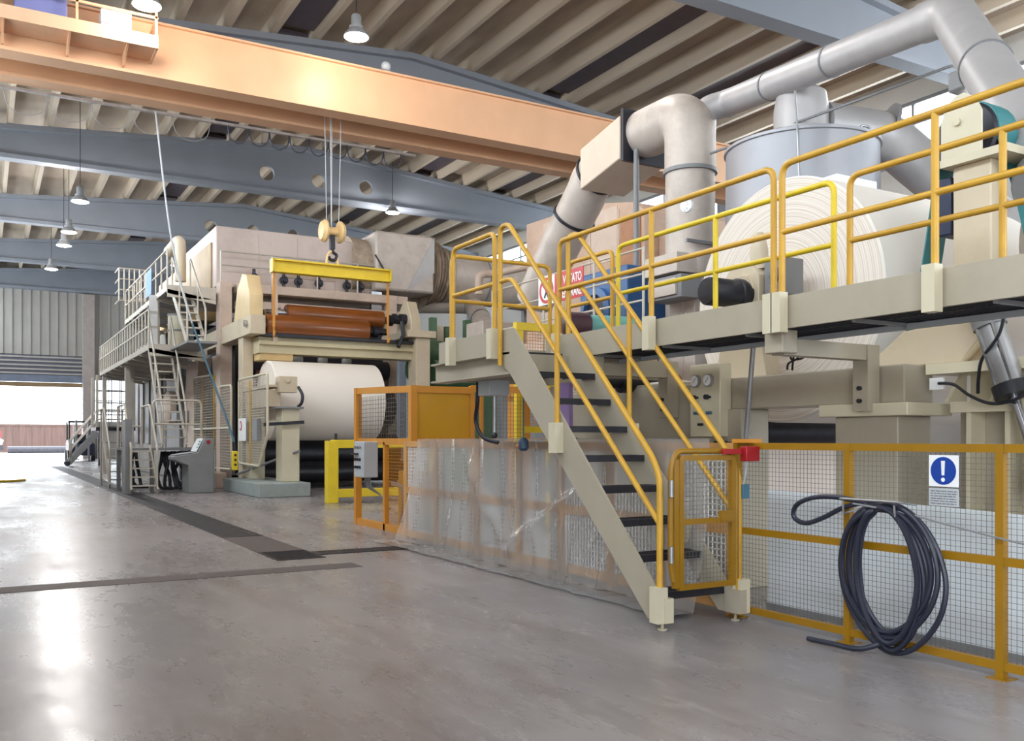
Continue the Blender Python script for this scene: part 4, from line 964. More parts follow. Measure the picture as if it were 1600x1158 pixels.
MB().box(q.x - .12, q.x + .12, q.y - .12, q.y + .12, q.z - .12, q.z + .12).build('housing', K['grey'], fl2, bevel=.03); MB().cyl(q + V((.05, -.1, -.1)), q + V((.1, -.16, -.16)), .1, seg=16).build('lens', emis('flood_lens', (1, .97, .95), 8), fl2)

# square gun-metal fan unit on the riser
fu = thing('damper_actuator', 'dusty square damper with a bolted flange on the riser duct', 'duct damper', (9.4, 10.6, 3.3))
q = P(1050, 365, X=9.3)
b = MB(); b.box(9.1, 9.5, q.y - .35, q.y + .45, 3.95, 4.25); b.build('upper_box', K['duct'], fu, bevel=.01)
b = MB(); b.box(9.1, 9.5, q.y - .45, q.y + .35, 3.55, 3.9); b.build('frame', K['grey'], fu, bevel=.01)
b = MB(); b.box(9.06, 9.1, q.y - .36, q.y + .26, 3.6, 3.85); b.build('cover', K['duct'], fu, smooth=False)
q2 = P(1075, 322, X=9.2); b = MB(); b.lathe(q2, (-1, -.3, 0), [(.10, 0), (.10, .06)], 20)
for a in range(0, 360, 45): b.cyl(q2 + V((-.06, .0, 0)) + V((0, .07 * math.cos(R_(a)), .07 * math.sin(R_(a)))), q2 + V((-.085, 0, 0)) + V((0, .07 * math.cos(R_(a)), .07 * math.sin(R_(a)))), .012, seg=6)
b.build('bolted_flange', K['white'], fu)
b = MB(); b.box(9.5, 9.9, q.y - .3, q.y + .3, 2.0, 3.6); b.box(9.48, 9.9, q.y - .04, q.y + .0, 2.0, 3.6); b.build('lower_duct', K['duct'], fu, bevel=.01)

# lagged brown boxes and blue fan behind the walkway
lx = thing('lagged_heater_box', 'large brown sheet-clad heater box behind the blue fan', 'machine box', (13.5, 17, 1))
b = MB(); b.prism([(12.2, 20.4, 3.0), (12.2, 20.4, 6.97), (12.2, 18.6, 6.92), (12.2, 16.9, 6.75), (12.2, 15.9, 6.55), (12.2, 15.5, 6.3), (12.2, 15.5, 3.0)], (4.3, 0, 0)); b.build('casing', K['brownwrap'], lx, bevel=.03)
for y in (16.4, 17.5, 18.6, 19.6): MB().box(12.18, 12.2, y - .02, y + .02, 3.1, 6.5).build('seam', K['duct'], lx, smooth=False)
MB().box(12.19, 12.2, 16.45, 17.45, 5.4, 6.6).build('patch', K['pink'], lx, smooth=False)
MB().box(12.19, 12.2, 18.65, 19.55, 3.2, 6.8).build('patch', K['pink'], lx, smooth=False)
MB().box(12.16, 12.2, 15.6, 16.3, 3.1, 6.2).build('patch', mat('rust_brown_sheet', (170, 122, 90), .6, var=.15), lx, smooth=False)
MB().box(12.6, 16.0, 15.0, 15.5, 3.3, 5.8).build('end_box', K['brownwrap'], lx, bevel=.02)
for x, y in ((12.4, 15.7), (16.2, 15.7), (12.4, 20.2), (16.2, 20.2)): MB().box(x - .12, x + .12, y - .12, y + .12, 0, 3.0).build('leg', K['grey'], lx, smooth=False)
bf = thing('blue_fan', 'blue fan housing with round inlet behind the yellow railings', 'fan', (9.2, 10.9, 2))
b = MB(); b.box(9.05, 9.9, 11.95, 13.3, 2.75, 4.25); b.box(9.05, 9.7, 11.9, 13.0, 2.5, 2.75); b.build('housing', K['blue'], bf, bevel=.03)
b = MB(); b.lathe((9.05, 12.75, 3.55), (-1, 0, 0), [(.42, 0), (.42, .08), (.30, .1), (.28, .02)], 28, cap=False); b.build('inlet_ring', K['blue'], bf)
b = MB(); b.cyl((9.02, 12.75, 3.55), (9.04, 12.75, 3.55), .29, seg=24); b.build('inlet', K['dark'], bf)
for y in (12.1, 12.4, 12.7, 13.0): MB().box(9.02, 9.06, y, y + .05, 2.8, 3.1).build('fin', K['navyhose'], bf, smooth=False)
MB().box(9.0, 10.0, 11.7, 13.4, 1.9, 2.5).build('base', K['amber'], bf, bevel=.02)
MB().box(9.1, 9.9, 11.9, 13.2, 0, 1.9).build('support', K['grey'], bf, smooth=False)
am = thing('amber_beam', 'amber painted machine girder below the red sign', 'machine beam', (8.3, 12.4, 1.9))
MB().box(8.2, 8.6, 10.6, 14.6, 2.45, 2.85).build('beam', K['amber'], am, bevel=.02)
b = MB(); b.box(8.15, 8.65, 10.6, 14.6, 2.85, 3.05); b.build('flange', K['pink'], am, smooth=False)
for y in (10.8, 14.3): MB().box(8.25, 8.55, y - .15, y + .15, 0, 2.45).build('leg', K['amber'], am, smooth=False)
tr_ = thing('small_roller', 'short teal-ended dark roller lying on the amber machine girder', 'roller', P(915, 505, X=6.9))
q = P(900, 508, X=6.9); MB().lathe(q + V((-.2, 0, 0)), (1, -.1, 0), [(.1, 0), (.17, .04), (.17, .35)], 20).build('roller', mat('maroon_roller', (70, 44, 54), .4), tr_); MB().lathe(q + V((.15, 0, 0)), (1, -.1, 0), [(.15, 0), (.16, .8), (.1, .85)], 20).build('cover', mat('pale_teal_cover', (110, 170, 165), .5), tr_)
MB().box(q.x - .1, q.x + .6, q.y - .1, q.y + .1, 0, q.z - .15).build('stand', K['sage'], tr_, smooth=False)

# sign rail with the red writing
sx = 8.0
rg_ = thing('sign_rail', 'thin pale railing beyond the walkway carrying the prohibition signs', 'railing', (sx, 12.4, 2.8))
for z in (3.35, 3.72, 4.08): MB().cyl((sx + .02, 10.2, z), (sx + .02, 14.6, z), .016, seg=8).build('rail', K['railgrey'], rg_)
for y in (10.2, 11.4, 12.85, 14.6): MB().cyl((sx + .02, y, 2.3), (sx + .02, y, 4.1), .02, seg=8).build('post', K['railgrey'], rg_)
MB().box(sx, sx + .06, 10.1, 14.7, 2.25, 2.3).build('base_rail', K['railgrey'], rg_, smooth=False)
yl, ym, yr = P(843, 455, X=sx).y, P(868, 455, X=sx).y, P(913, 455, X=sx).y
z0, z1 = P(890, 468, X=sx).z, P(890, 422, X=sx).z
ns = thing('prohibition_sign', 'white sign with a red prohibition ring and walking figure, partly behind the stair handrail', 'safety sign', (sx - .02, (yl + ym) / 2, z0))
MB().box(sx - .02, sx - .01, ym, yl, z0, z1).build('plate', K['white'], ns, smooth=False)
cy_, cz_ = (yl + ym) / 2, (z0 + z1) / 2
def ring(r0, r1, x, th):
    b = MB(); n = 32
    for k in range(n):
        a, c = 2 * math.pi * k / n, 2 * math.pi * (k + 1) / n
        b.prism([(x, cy_ + r0 * math.cos(a), cz_ + r0 * math.sin(a)), (x, cy_ + r1 * math.cos(a), cz_ + r1 * math.sin(a)), (x, cy_ + r1 * math.cos(c), cz_ + r1 * math.sin(c)), (x, cy_ + r0 * math.cos(c), cz_ + r0 * math.sin(c))], (-th, 0, 0))
    return b
rr_ = min((yl - ym) / 2, (z1 - z0) / 2) * .92
rb_ = ring(rr_ * .76, rr_, sx - .02, .004); rb_.bar((sx - .022, cy_ + rr_ * .6, cz_ + rr_ * .6), (sx - .022, cy_ - rr_ * .6, cz_ - rr_ * .6), .045, .004, (1, 0, 0)); rb_.build('prohibition_ring', K['signred'], ns, smooth=False)
b = MB(); b.sphere((sx - .021, cy_, cz_ + rr_ * .42), rr_ * .12, 10, (.1, 1, 1)); b.bar((sx - .021, cy_, cz_ + rr_ * .28), (sx - .021, cy_, cz_ - rr_ * .1), .06, .004, (1, 0, 0)); b.bar((sx - .021, cy_, cz_ - rr_ * .1), (sx - .021, cy_ + .06, cz_ - rr_ * .55), .04, .004, (1, 0, 0)); b.bar((sx - .021, cy_, cz_ - rr_ * .1), (sx - .021, cy_ - .06, cz_ - rr_ * .55), .04, .004, (1, 0, 0)); b.build('figure', K['black'], ns, smooth=False)
vs_ = thing('warning_sign', 'red sign with white letters ending ATO and RE behind the stair handrail', 'safety sign', (sx - .02, (ym + yr) / 2, z0))
MB().box(sx - .02, sx - .01, yr, ym - .005, z0, z1).build('plate', K['signred'], vs_, smooth=False)
for k, (word, fz) in enumerate((('VIETATO', .56), ('ENTRARE', .10))):
    c = bpy.data.curves.new('lettering', 'FONT'); c.body = word; c.size = .30 * (z1 - z0) / .72; c.align_x = 'RIGHT'; c.extrude = .002; c.materials.append(K['white'])
    hh = (z1 - z0)
    c.size = hh * .42; c.space_character = 1.0; c.offset = .004
    tmp = bpy.data.objects.new('lettering', c); COL.objects.link(tmp)
    me = bpy.data.meshes.new_from_object(tmp.evaluated_get(bpy.context.evaluated_depsgraph_get())); bpy.data.objects.remove(tmp)
    if not me.materials: me.materials.append(K['white'])
    o = bpy.data.objects.new('lettering', me); COL.objects.link(o); o.parent = vs_
    o.scale = (.66, 1, 1)
    o.location = V((sx - .023, yr + .04, z0 + hh * fz)) - wloc(vs_)
    o.rotation_euler = (R_(90), 0, R_(-90))

# yellow framed mesh cage behind the stair head
CY_ = 12.5
q0, q1 = P(805, 504, Y=CY_), P(860, 504, Y=CY_)
yc = thing('mesh_cage', 'bright yellow framed mesh cage behind the stair head', 'machine guard', (7.5, CY_, 0))
for x in (q0.x + .06, q1.x): MB().box(x - .06, x + .06, CY_ - .05, CY_ + .05, 0, q0.z).build('post', K['yellow2'], yc, smooth=False)
MB().box(q0.x - .005, q1.x + .065, CY_ - .056, CY_ + .056, q0.z - .12, q0.z + .004).build('top_rail', K['yellow2'], yc, smooth=False)
MB().box(q0.x + .01, q1.x + .05, CY_ - .045, CY_ + .045, 1.5, 1.6).build('rail', K['yellow2'], yc, smooth=False)
MB().wires((q0.x + .12, CY_, 1.6), (q1.x - q0.x - .1, 0, 0), (0, 0, q0.z - 1.72), .05, .006).build('mesh', K['amber'], yc, smooth=False)

# lower cross duct with elbow
ld = thing('lower_cross_duct', 'dusty grey horizontal duct bending down into a square duct behind the landing', 'duct', (9, 26, 3.9))
q0, q1 = P(405, 474, Y=28.9), P(705, 475, Y=28.9)
MB().tube(fillet([q0, q1, P(738, 476, Y=28.6), P(752, 500, Y=26.5), P(765, 530, Y=23.8)], .8, 8), .33, 26).build('pipe', K['duct'], ld)
MB().lathe(P(750, 500, Y=26.6), (.1, -1, -.35), [(.37, 0), (.37, .08)], 26).build('flange', K['dark'], ld)
q = P(790, 520, Y=22.6)
b = MB(); b.box(q.x - .95, q.x + 1.3, 22.2, 23.2, q.z - .45, q.z + .25); b.build('square_duct', K['duct'], ld, bevel=.02)
MB().box(q.x - .1, q.x + .1, 22.6, 22.8, 0, q.z - .45).build('leg', K['grey'], ld, smooth=False)

# lagged exhaust duct coming out of the hood
ed = thing('lagged_exhaust_duct', 'thick lagged exhaust duct with cloth joints running behind the lifting beam', 'duct', (13, 28.5, 5.2))
def qz(px, py): return P(px, py, Y=28.5)
a, b2 = qz(538, 420), qz(590, 418)
MB().lathe(a, (1, 0, 0), [(1.05, 0), (1.0, .5), (1.02, 1.2)], 28).build('cloth_joint', K['wrap'], ed)
c0, c1 = qz(566, 417), qz(655, 421)
b = MB(); b.prism([(c0.x, 27.3, c0.z - .9), (c0.x, 29.6, c0.z - .9), (c0.x, 29.6, c0.z + .98), (c0.x, 27.3, c0.z + .98)], (c1.x - c0.x, 0, 0)); b.build('box_duct', K['duct'], ed, bevel=.08)
MB().prism([(c1.x, 27.3, c0.z + .95), (c1.x, 27.3, c0.z - .2), (c1.x - 1.0, 27.3, c0.z - .9)], (0, -.02, 0)).build('patch', K['duct2'], ed, smooth=False)
bx = MB(); bx.tube(catmull([(c1.x - .02, 28.5, c0.z), (c1.x + .12, 28.5, c0.z), (c1.x + .35, 28.5, c0.z), (c1.x + .6, 28.5, c0.z - .02), (c1.x + .85, 28.5, c0.z - .03), (c1.x + 1.1, 28.5, c0.z - .04)], 6), [1.15 + .12 * math.sin(i * 1.9) - .014 * i for i in range(31)], 30)
bx.build('cloth_joint', K['wrap'], ed)
MB().tube([(c1.x + .9, 28.5, c0.z - .05), (c1.x + 5.6, 28.5, c0.z - .2)], .86, 32).build('round_duct', K['duct'], ed)
for k in (2.3, 3.9): MB().lathe((c1.x + k, 28.5, c0.z - .1), (1, 0, 0), [(.885, 0), (.885, .04)], 32).build('band', K['grey'], ed)
MB().tube(catmull([(c0.x, 27.35, c0.z + .2), (c0.x + .3, 27.2, c0.z - .4), (c0.x + .4, 27.2, c0.z - .8)], 6), .03, 8).build('cable', K['dark'], ed)
for x in (c1.x + 2.5, c1.x + 4.5): MB().box(x - .12, x + .12, 28.9, 29.1, 0, c0.z - .8).build('leg', K['grey'], ed, smooth=False)
tag(MB().tube(fillet([P(748, 460, Y=24.5), P(748, 428, Y=24.5), P(770, 428, Y=24.5), P(860, 408, Y=22.5)], .25, 8), .12, 16).build('small_duct', K['pink']), 'slim dusty pink pipe with a square bend behind the landing railing', 'pipe')

# amber guard cage with grey control box
gc = thing('guard_cage', 'amber framed guard cage with mesh and a solid panel beside the paper roll', 'machine guard', (5.5, 13, 0))
CXX = 5.35
ya, ym2, yb = P(559, 700, X=CXX).y, P(603, 700, X=CXX).y, P(645, 700, X=CXX).y
ZC = 2.24
b = MB()
def post(x, y, z1, w=.07): MB().box(x - w / 2, x + w / 2, y - w / 2, y + w / 2, 0, z1).build('post', K['amber'], gc, smooth=False)
post(CXX, ya, ZC, .1); post(CXX, ym2, 1.35); post(CXX, yb, ZC - .07, .1)
MB().bar((CXX, ya, ZC - .05), (CXX, yb, ZC - .12), .07, .1).build('rail', K['amber'], gc, smooth=False)
for z in (1.36, .05): MB().box(CXX - .035, CXX + .035, yb, ya, z - .05, z + .05).build('rail', K['amber'], gc, smooth=False)
MB().wires((CXX, ya, 1.42), (0, yb - ya, 0), (0, 0, ZC - 1.58), .065, .006).build('mesh_panel', K['wire'], gc, smooth=False)
MB().wires((CXX + .01, ym2, .1), (0, yb - ym2, 0), (0, 0, 1.2), .05, .005).build('mesh_panel', K['amber'], gc, smooth=False)
xe = P(737, 640, Y=yb).x
post(xe, yb, ZC - .05); MB().box(CXX, xe, yb - .03, yb + .03, ZC - .17, ZC - .07).build('rail', K['amber'], gc, smooth=False); MB().box(CXX, xe, yb - .03, yb + .03, 1.31, 1.41).build('rail', K['amber'], gc, smooth=False)
lab(MB().box(CXX + .05, xe - .04, yb - .005, yb + .01, 1.4, ZC - .16).build('solid_panel', mat('ochre_panel', (200, 146, 30), .35, var=.06, dirt=(190, 150, 110), dirt_amt=.3), gc, smooth=False), 'solid ochre sheet panel')
x2 = P(765, 650, Y=yb).x + .6
MB().box(xe, x2 + .6, yb - .03, yb + .03, ZC - .14, ZC - .04).build('rail', K['amber'], gc, smooth=False); post(P(752, 650, Y=yb).x, yb, ZC - .05, .05)
MB().wires((xe, yb, .1), (x2 - xe, 0, 0), (0, 0, 2.0), .06, .005).build('mesh_panel', K['wire'], gc, smooth=False)
cb2 = thing('control_box', 'light grey control box with buttons and handle hung on the amber guard cage', 'control box', (CXX - .15, ya - .3, .95))
y1_, y0_ = P(555, 720, X=CXX - .25).y, P(570, 720, X=CXX - .25).y
MB().box(CXX - .27, CXX - .03, y0_, y1_, .80, 1.36).build('cabinet', K['lightgrey'], cb2, bevel=.012)
for i, z in enumerate((1.27, 1.08, .96)):
    for j in range(3): MB().cyl((CXX - .27, y1_ - .08 - j * .1, z), (CXX - .295, y1_ - .08 - j * .1, z), .022, seg=10).build('button', K['black'] if i else K['grey'], cb2)
MB().box(CXX - .31, CXX - .27, y1_ - .2, y1_ + .05, 1.15, 1.18).build('handle', K['black'], cb2, smooth=False)
for k in range(4): MB().tube(catmull([(CXX - .12, y0_ + .12 + .07 * k, .80), (CXX - .10, y0_ + .1 + .07 * k, .65), (CXX + .05, y0_ + .05, .5), (CXX + .15, y0_ - .05 + .03 * k, .3)], 5), .012, 6).build('cable', K['grey'], cb2)
MB().tube(catmull([(CXX + .05, ym2 - .15, .72), (CXX + .1, ym2 - .4, .66), (CXX + .1, ym2 - .45, .4), (CXX + .1, ym2 - .35, .15)], 6), .035, 8).build('conduit', K['grey'], cb2)
cp = tag(MB().tube(catmull([(CXX + .5 + .3 * math.cos(k * .9), (ym2 + yb) / 2 + .35 * math.sin(k * .9), .03 + .012 * k) for k in range(22)], 4), .022, 6).build('cable_coil', K['dark']), 'loose dark cable coil lying on the floor inside the amber guard cage', 'cable')
yp = tag(MB().box(CXX + .35, CXX + .95, ym2 + .1, ym2 + .35, 0, .9).build('yellow_post', K['yellow'], bevel=.02), 'stout yellow post standing inside the amber guard cage', 'post')

# yellow floor frame in front of the reel
yf = thing('yellow_floor_frame', 'bright yellow steel floor frame standing between roll and amber cage', 'steel frame', (7.2, 19.3, 0))
fx0 = P(518, 780, Y=19.3).x
b = MB(); b.box(fx0 - .12, fx0 + .12, 19.18, 19.42, 0, 1.36); b.build('post', K['yellow2'], yf, bevel=.01)
MB().box(fx0, fx0 + 2.6, 19.2, 19.4, 1.2, 1.38).build('top_beam', K['yellow2'], yf, bevel=.01)
MB().box(fx0, fx0 + 2.6, 19.2, 19.4, .12, .3).build('bottom_beam', K['yellow2'], yf, bevel=.01)
MB().box(fx0 + 2.36, fx0 + 2.6, 19.18, 19.42, 0, 1.36).build('post', K['yellow2'], yf, bevel=.01)
MB().cyl((fx0 + .1, 19.3, 1.38), (fx0 + .1, 19.3, 1.52), .03, seg=8).build('pin', K['dark'], yf)
# ------------------------------------------------------------------ reel frame with the hanging paper roll
pl = tag(MB().box(5.65, 6.9, 21.75, 25.55, 0, .34).build('plinth', K['concrete2'], bevel=.02), 'grey-green painted concrete plinth under the reel frame posts', 'plinth')
rf = thing('reel_frame', 'beige steel reel frame with tall posts, side girder and cross beam over the paper roll', 'machine frame', (8.5, 24.5, .34))
def rpost(px0, px1, y, ztop, zbot, w, name='post', m='beige'):
    a = P(px0, 600, Y=y); b_ = P(px1, 600, Y=y)
    return MB().box(a.x, b_.x, y, y + w, zbot, ztop).build(name, K[m], rf, bevel=.012)
MB().box(6.05, 6.33, 25.0, 25.5, .34, 4.3).build('post', K['beige'], rf, bevel=.012)
b = MB(); b.box(6.0, 6.4, 24.0, 32.0, 4.15, 4.65); b.build('side_girder', K['beige'], rf, bevel=.012)
MB().box(6.05, 6.35, 31.4, 31.9, .0, 4.15).build('post', K['beige'], rf, bevel=.012)
b = MB(); b.prism([(6.02, 25.9, 4.65), (6.02, 24.15, 4.65), (6.02, 24.15, 5.2), (6.02, 24.5, 5.75), (6.02, 24.95, 5.85), (6.02, 25.5, 5.5)], (.36, 0, 0)); b.build('bearing_bracket', mat('warm_beige', (222, 196, 150), .45, var=.06), rf, bevel=.02)
b = MB(); b.box(6.3, 10.9, 24.3, 24.9, 3.68, 4.12); b.box(6.3, 10.9, 24.2, 24.3, 3.9, 4.0); b.build('cross_beam', mat('olive_beige', (196, 184, 150), .45, var=.06), rf, bevel=.012)
b = MB(); b.box(6.35, 10.8, 24.15, 24.9, 4.12, 4.2); b.build('drip_tray', K['dark'], rf, smooth=False)
xr0, xr1 = P(650, 560, Y=24).x, P(672, 560, Y=24).x
MB().box(xr0, xr1, 24.0, 24.55, 0, 4.4).build('post', K['beige'], rf, bevel=.012)
b = MB(); b.box(xr0 - .25, xr1 + .15, 23.9, 26.0, 4.3, 4.5); b.build('side_girder', K['beige'], rf, bevel=.012)
b = MB(); b.prism([(xr0 - .15, 25.1, 4.5), (xr0 - .15, 24.0, 4.5), (xr0 - .15, 24.0, 4.8), (xr0 - .15, 24.3, 5.35), (xr0 - .15, 24.55, 5.4), (xr0 - .15, 25.0, 5.0)], (.3, 0, 0)); b.build('bearing_bracket', K['beige'], rf, bevel=.02)
b = MB(); b.lathe((xr0 - .55, 24.4, 4.85), (1, 0, 0), [(.14, 0), (.14, .1), (.1, .11), (.1, .2), (.15, .21), (.15, .4)], 18); b.build('journal', K['dark'], rf)
MB().tube([(xr0 - .35, 24.2, 4.75), (xr0 - .35, 24.1, 4.35), (xr0 - .55, 24.0, 4.0)], .06, 8).build('lever', K['dark'], rf)
b = MB(); b.prism([(6.35, 25.0, 3.5), (6.35, 24.4, 3.5), (6.35, 24.3, 3.9), (6.35, 24.8, 4.3), (6.35, 25.1, 4.1)], (.9, 0, 0)); b.build('saddle', mat('warm_beige_dark', (214, 184, 132), .45, var=.06), rf, bevel=.02)
# pillars under the roll end
for y0_, y1_, x0_, x1_, z in ((22.4, 22.95, 6.38, 6.82, 2.15), (24.2, 24.75, 6.08, 6.44, 2.3)):
    MB().box(x0_, x1_, y0_, y1_, .34, z).build('pillar', K['cream'], rf, bevel=.012)
b = MB(); b.box(6.2, 6.9, 22.3, 23.05, 2.15, 2.2); b.build('pillar_cap', K['grey'], rf, smooth=False)
b = MB(); b.prism([(6.1, 25.4, 2.2), (6.1, 22.6, 2.2), (6.1, 22.6, 2.62), (6.1, 25.4, 2.72)], (.3, 0, 0)); b.box(6.06, 6.42, 22.55, 25.4, 2.68, 2.74); b.build('swing_arm', K['beige'], rf, bevel=.01)
b = MB(); b.box(6.3, 6.75, 22.35, 22.7, 2.55, 2.95); b.cyl((6.5, 22.36, 2.84), (6.5, 22.30, 2.84), .06, seg=14); b.build('end_stop', K['beige'], rf, bevel=.01)
MB().tube(catmull([(6.78, 22.4, 2.7), (6.86, 22.3, 2.5), (6.84, 22.3, 2.3), (6.78, 22.4, 2.2)], 6), .04, 8).build('hose', K['navyhose'], rf)
MB().bar((5.9, 22.3, 1.75), (6.9, 22.3, 1.82), .05, .08).build('latch_bar', K['dark'], rf, smooth=False)
lab(MB().box(6.822, 6.83, 22.5, 22.9, .9, 1.7).build('stripe', mat('lime_label', (150, 200, 70), .5), rf, smooth=False), 'lime green strip on the pillar')
MB().tube([(5.9, 25.0, .45), (6.6, 22.6, 1.0), (6.75, 22.2, 1.1)], .035, 8).build('foot_bar', K['grey'], rf)

hr = parent_roll(6.5, 9.5, 24.35, 2.42, 1.06, 'white paper roll lying in the reel frame under the orange-brown rollers')
# two orange-brown rollers above
for (px0, py0), (px1, py1), r_, y, lb_ in (((446, 492), (598, 498), .25, 24.75, 'upper orange-brown covered roller under the yellow lifting beam'), ((414, 510), (574, 515), .30, 24.35, 'lower orange-brown covered roller resting over the drip tray')):
    a, b_ = P(px0, py0, Y=y), P(px1, py1, Y=y)
    z = (a.z + b_.z) / 2
    t = thing('spool_roller', lb_, 'roller', ((a.x + b_.x) / 2, y, z - r_))
    MB().lathe((a.x, y, z), (1, 0, 0), [(r_ * .9, 0), (r_, .03), (r_, b_.x - a.x - .03), (r_ * .9, b_.x - a.x)], 36).build('cover', K['roller'], t)
    MB().lathe((a.x - .55, y, z), (1, 0, 0), [(.09, 0), (.09, .25), (.14, .26), (.14, .4), (.1, .41), (.1, .56)], 18).build('journal', K['chrome'], t)
    MB().lathe((b_.x - .01, y, z), (1, 0, 0), [(.1, 0), (.1, .15), (.16, .16), (.16, .3), (.09, .31), (.09, .6)], 18).build('journal', K['dark'], t)
MB().box(6.65, 6.78, 24.2, 24.35, 4.0, 5.75).build('upright', K['pink'], rf, smooth=False)

# mesh guards on the reel aisle side
def round_guard(pts, label, xg, frame_m, splits):
    t = thing('mesh_guard', label, 'machine guard', (xg, sum(p[0] for p in pts) / len(pts), min(p[1] for p in pts)))
    q = [V((xg, y, z)) for y, z in pts]
    b = MB(); b.tube(fillet(q, .12, 6, True), .035, 8, closed=True); b.build('frame', frame_m, t)
    ylo, yhi = min(p[0] for p in pts), max(p[0] for p in pts); zlo, zhi = min(p[1] for p in pts), max(p[1] for p in pts)
    for s_ in splits: MB().cyl((xg, s_, zlo + .02), (xg, s_, zhi - .1), .03, seg=8).build('post', K['yellow'], t)
    # mesh clipped to the outline: horizontal wires
    w = MB(); n = 34
    def span(z):
        ys = []
        for (y0, z0), (y1, z1) in zip(pts, pts[1:] + pts[:1]):
            if (z0 - z) * (z1 - z) < 0: ys.append(y0 + (y1 - y0) * (z - z0) / (z1 - z0))
        return min(ys), max(ys)
    for i in range(1, n):
        z = zlo + (zhi - zlo) * i / n + 1e-4; a, c = span(z); w.bar((xg, a, z), (xg, c, z), .012, .012)
    m_ = int((yhi - ylo) / .12)
    for i in range(1, m_):
        y = ylo + (yhi - ylo) * i / m_; zz = [zlo + (zhi - zlo) * k / 40 + 1e-4 for k in range(1, 40)]
        ok = [z for z in zz if span(z)[0] <= y <= span(z)[1]]
        if ok: w.bar((xg, y, ok[0]), (xg, y, ok[-1]), .01, .01, (1, 0, 0))
    w.build('mesh', K['railgrey'], t, smooth=False); return t
g1 = round_guard([(25.1, .75), (23.0, .72), (22.25, 1.5), (22.25, 3.0), (25.1, 3.0)], 'cream-edged yellow mesh guard before the paper roll end', 5.98, K['cream'], [23.9])
lab(MB().box(5.93, 5.95, 24.2, 24.95, 1.35, 1.95).build('notice', K['white'], g1, smooth=False), 'white notice sheet with a red ring')
b = MB(); b.lathe((5.925, 24.72, 1.75), (-1, 0, 0), [(.13, 0), (.13, .006)], 24); b.build('red_disc', K['signred'], g1)
b = MB(); b.lathe((5.917, 24.72, 1.75), (-1, 0, 0), [(.085, 0), (.085, .004)], 24); b.build('white_disc', K['white'], g1)
lab(MB().box(5.85, 5.95, 22.75, 23.2, 1.35, 1.9).build('holder', K['grey'], g1, bevel=.01), 'grey document holder')
round_guard([(31.2, .55), (26.0, .55), (26.0, 2.9), (28.0, 2.95), (28.6, 3.35), (31.2, 3.4)], 'larger cream-edged mesh guard behind the front reel post', 5.98, K['cream'], [28.2, 29.8])
MB().bar((5.95, 26.0, 1.72), (5.95, 31.2, 1.72), .05, .06).build('guard_rail_bar', K['cream'], rf, smooth=False)

# pendant control hanging on a long cable
pc = thing('pendant_control', 'yellow pendant control hanging on a long pale cable from the crane to the reel post', 'crane control', (5.75, 23.2, 1.0))
pa, pb, pc_, pd, pe = P(243, 175, Y=24.6), P(268, 375, Y=24.3), P(300, 505, Y=24.0), P(340, 615, Y=23.7), P(366, 690, Y=23.4)
MB().tube(catmull([pa, pb, pc_], 8), .022, 6).build('cable', K['lightgrey'], pc)
MB().tube(catmull([pc_, pd, pe], 8), .026, 6).build('lower_cable', K['bluebox'], pc)
MB().cyl(pe + V((0, 0, -.02)), pe + V((.02, 0, -.24)), .05, seg=10).build('strain_relief', K['black'], pc)
MB().box(pe.x - .06, pe.x + .08, 23.33, 23.47, pe.z - .72, pe.z - .24).build('housing', K['yellow2'], pc, bevel=.02)
for k in range(3): MB().cyl((pe.x + .01, 23.33, pe.z - .34 - .12 * k), (pe.x + .01, 23.30, pe.z - .34 - .12 * k), .03, seg=10).build('button', K['black'], pc)

# ------------------------------------------------------------------ dryer hood and machine body behind the reel
hd = thing('dryer_hood', 'large dusty-beige dryer hood box above the reel frame', 'machine hood', (9, 30, 5.9))
b = MB(); b.prism([(5.95, 27.8, 5.9), (11.2, 27.8, 5.9), (11.2, 27.8, 7.55), (9.8, 27.8, 7.72), (5.95, 27.8, 7.72)], (0, 5.5, 0)); b.build('casing', mat('hood_sheet', (206, 190, 182), .5, metal=.1, var=.05, scale=1, dirt=(160, 144, 136), dirt_amt=.4), hd, bevel=.04)
lab(MB().box(5.9, 5.95, 28.3, 33.2, 5.95, 7.3).build('side_panel', mat('straw_side_sheet', (176, 150, 116), .55, var=.1), hd, smooth=False), 'straw coloured side panel')
for x in (7.2, 8.4, 9.6, 10.6): MB().box(x - .012, x + .012, 27.785, 27.8, 5.95, 7.6).build('seam', K['duct'], hd, smooth=False)
MB().box(8.05, 9.6, 27.76, 27.8, 6.35, 6.75).build('hatch', K['pink'], hd, smooth=False)
MB().box(10.75, 11.1, 27.6, 27.8, 4.9, 7.3).build('bright_flashing', K['chrome'], hd, smooth=False)
mf = thing('dryer_portal', 'dusty-beige steel portal carrying the dryer hood', 'machine frame', (8.5, 27.5, 0))
MB().box(5.95, 6.3, 27.3, 27.79, 0, 6.0).build('column', K['pink'], mf, bevel=.015)
MB().box(6.45, 11.9, 27.35, 27.75, 5.74, 6.0).build('top_beam', K['pink'], mf, bevel=.015)
MB().box(6.45, 11.9, 27.35, 27.75, 5.26, 5.5).build('middle_beam', K['pink'], mf, bevel=.015)
MB().box(11.2, 11.5, 27.3, 27.79, 0, 6.0).build('column', K['pink'], mf, bevel=.015)
for z in (6.5, 6.9): MB().cyl((6.0, 27.4, z), (11.5, 27.4, z), .025, seg=8).build('handrail', K['railgrey'], mf)
for x in (6.0, 7.5, 8.9, 10.2): MB().cyl((x, 27.4, 6.0), (x, 27.4, 6.9), .025, seg=8).build('rail_post', K['railgrey'], mf)
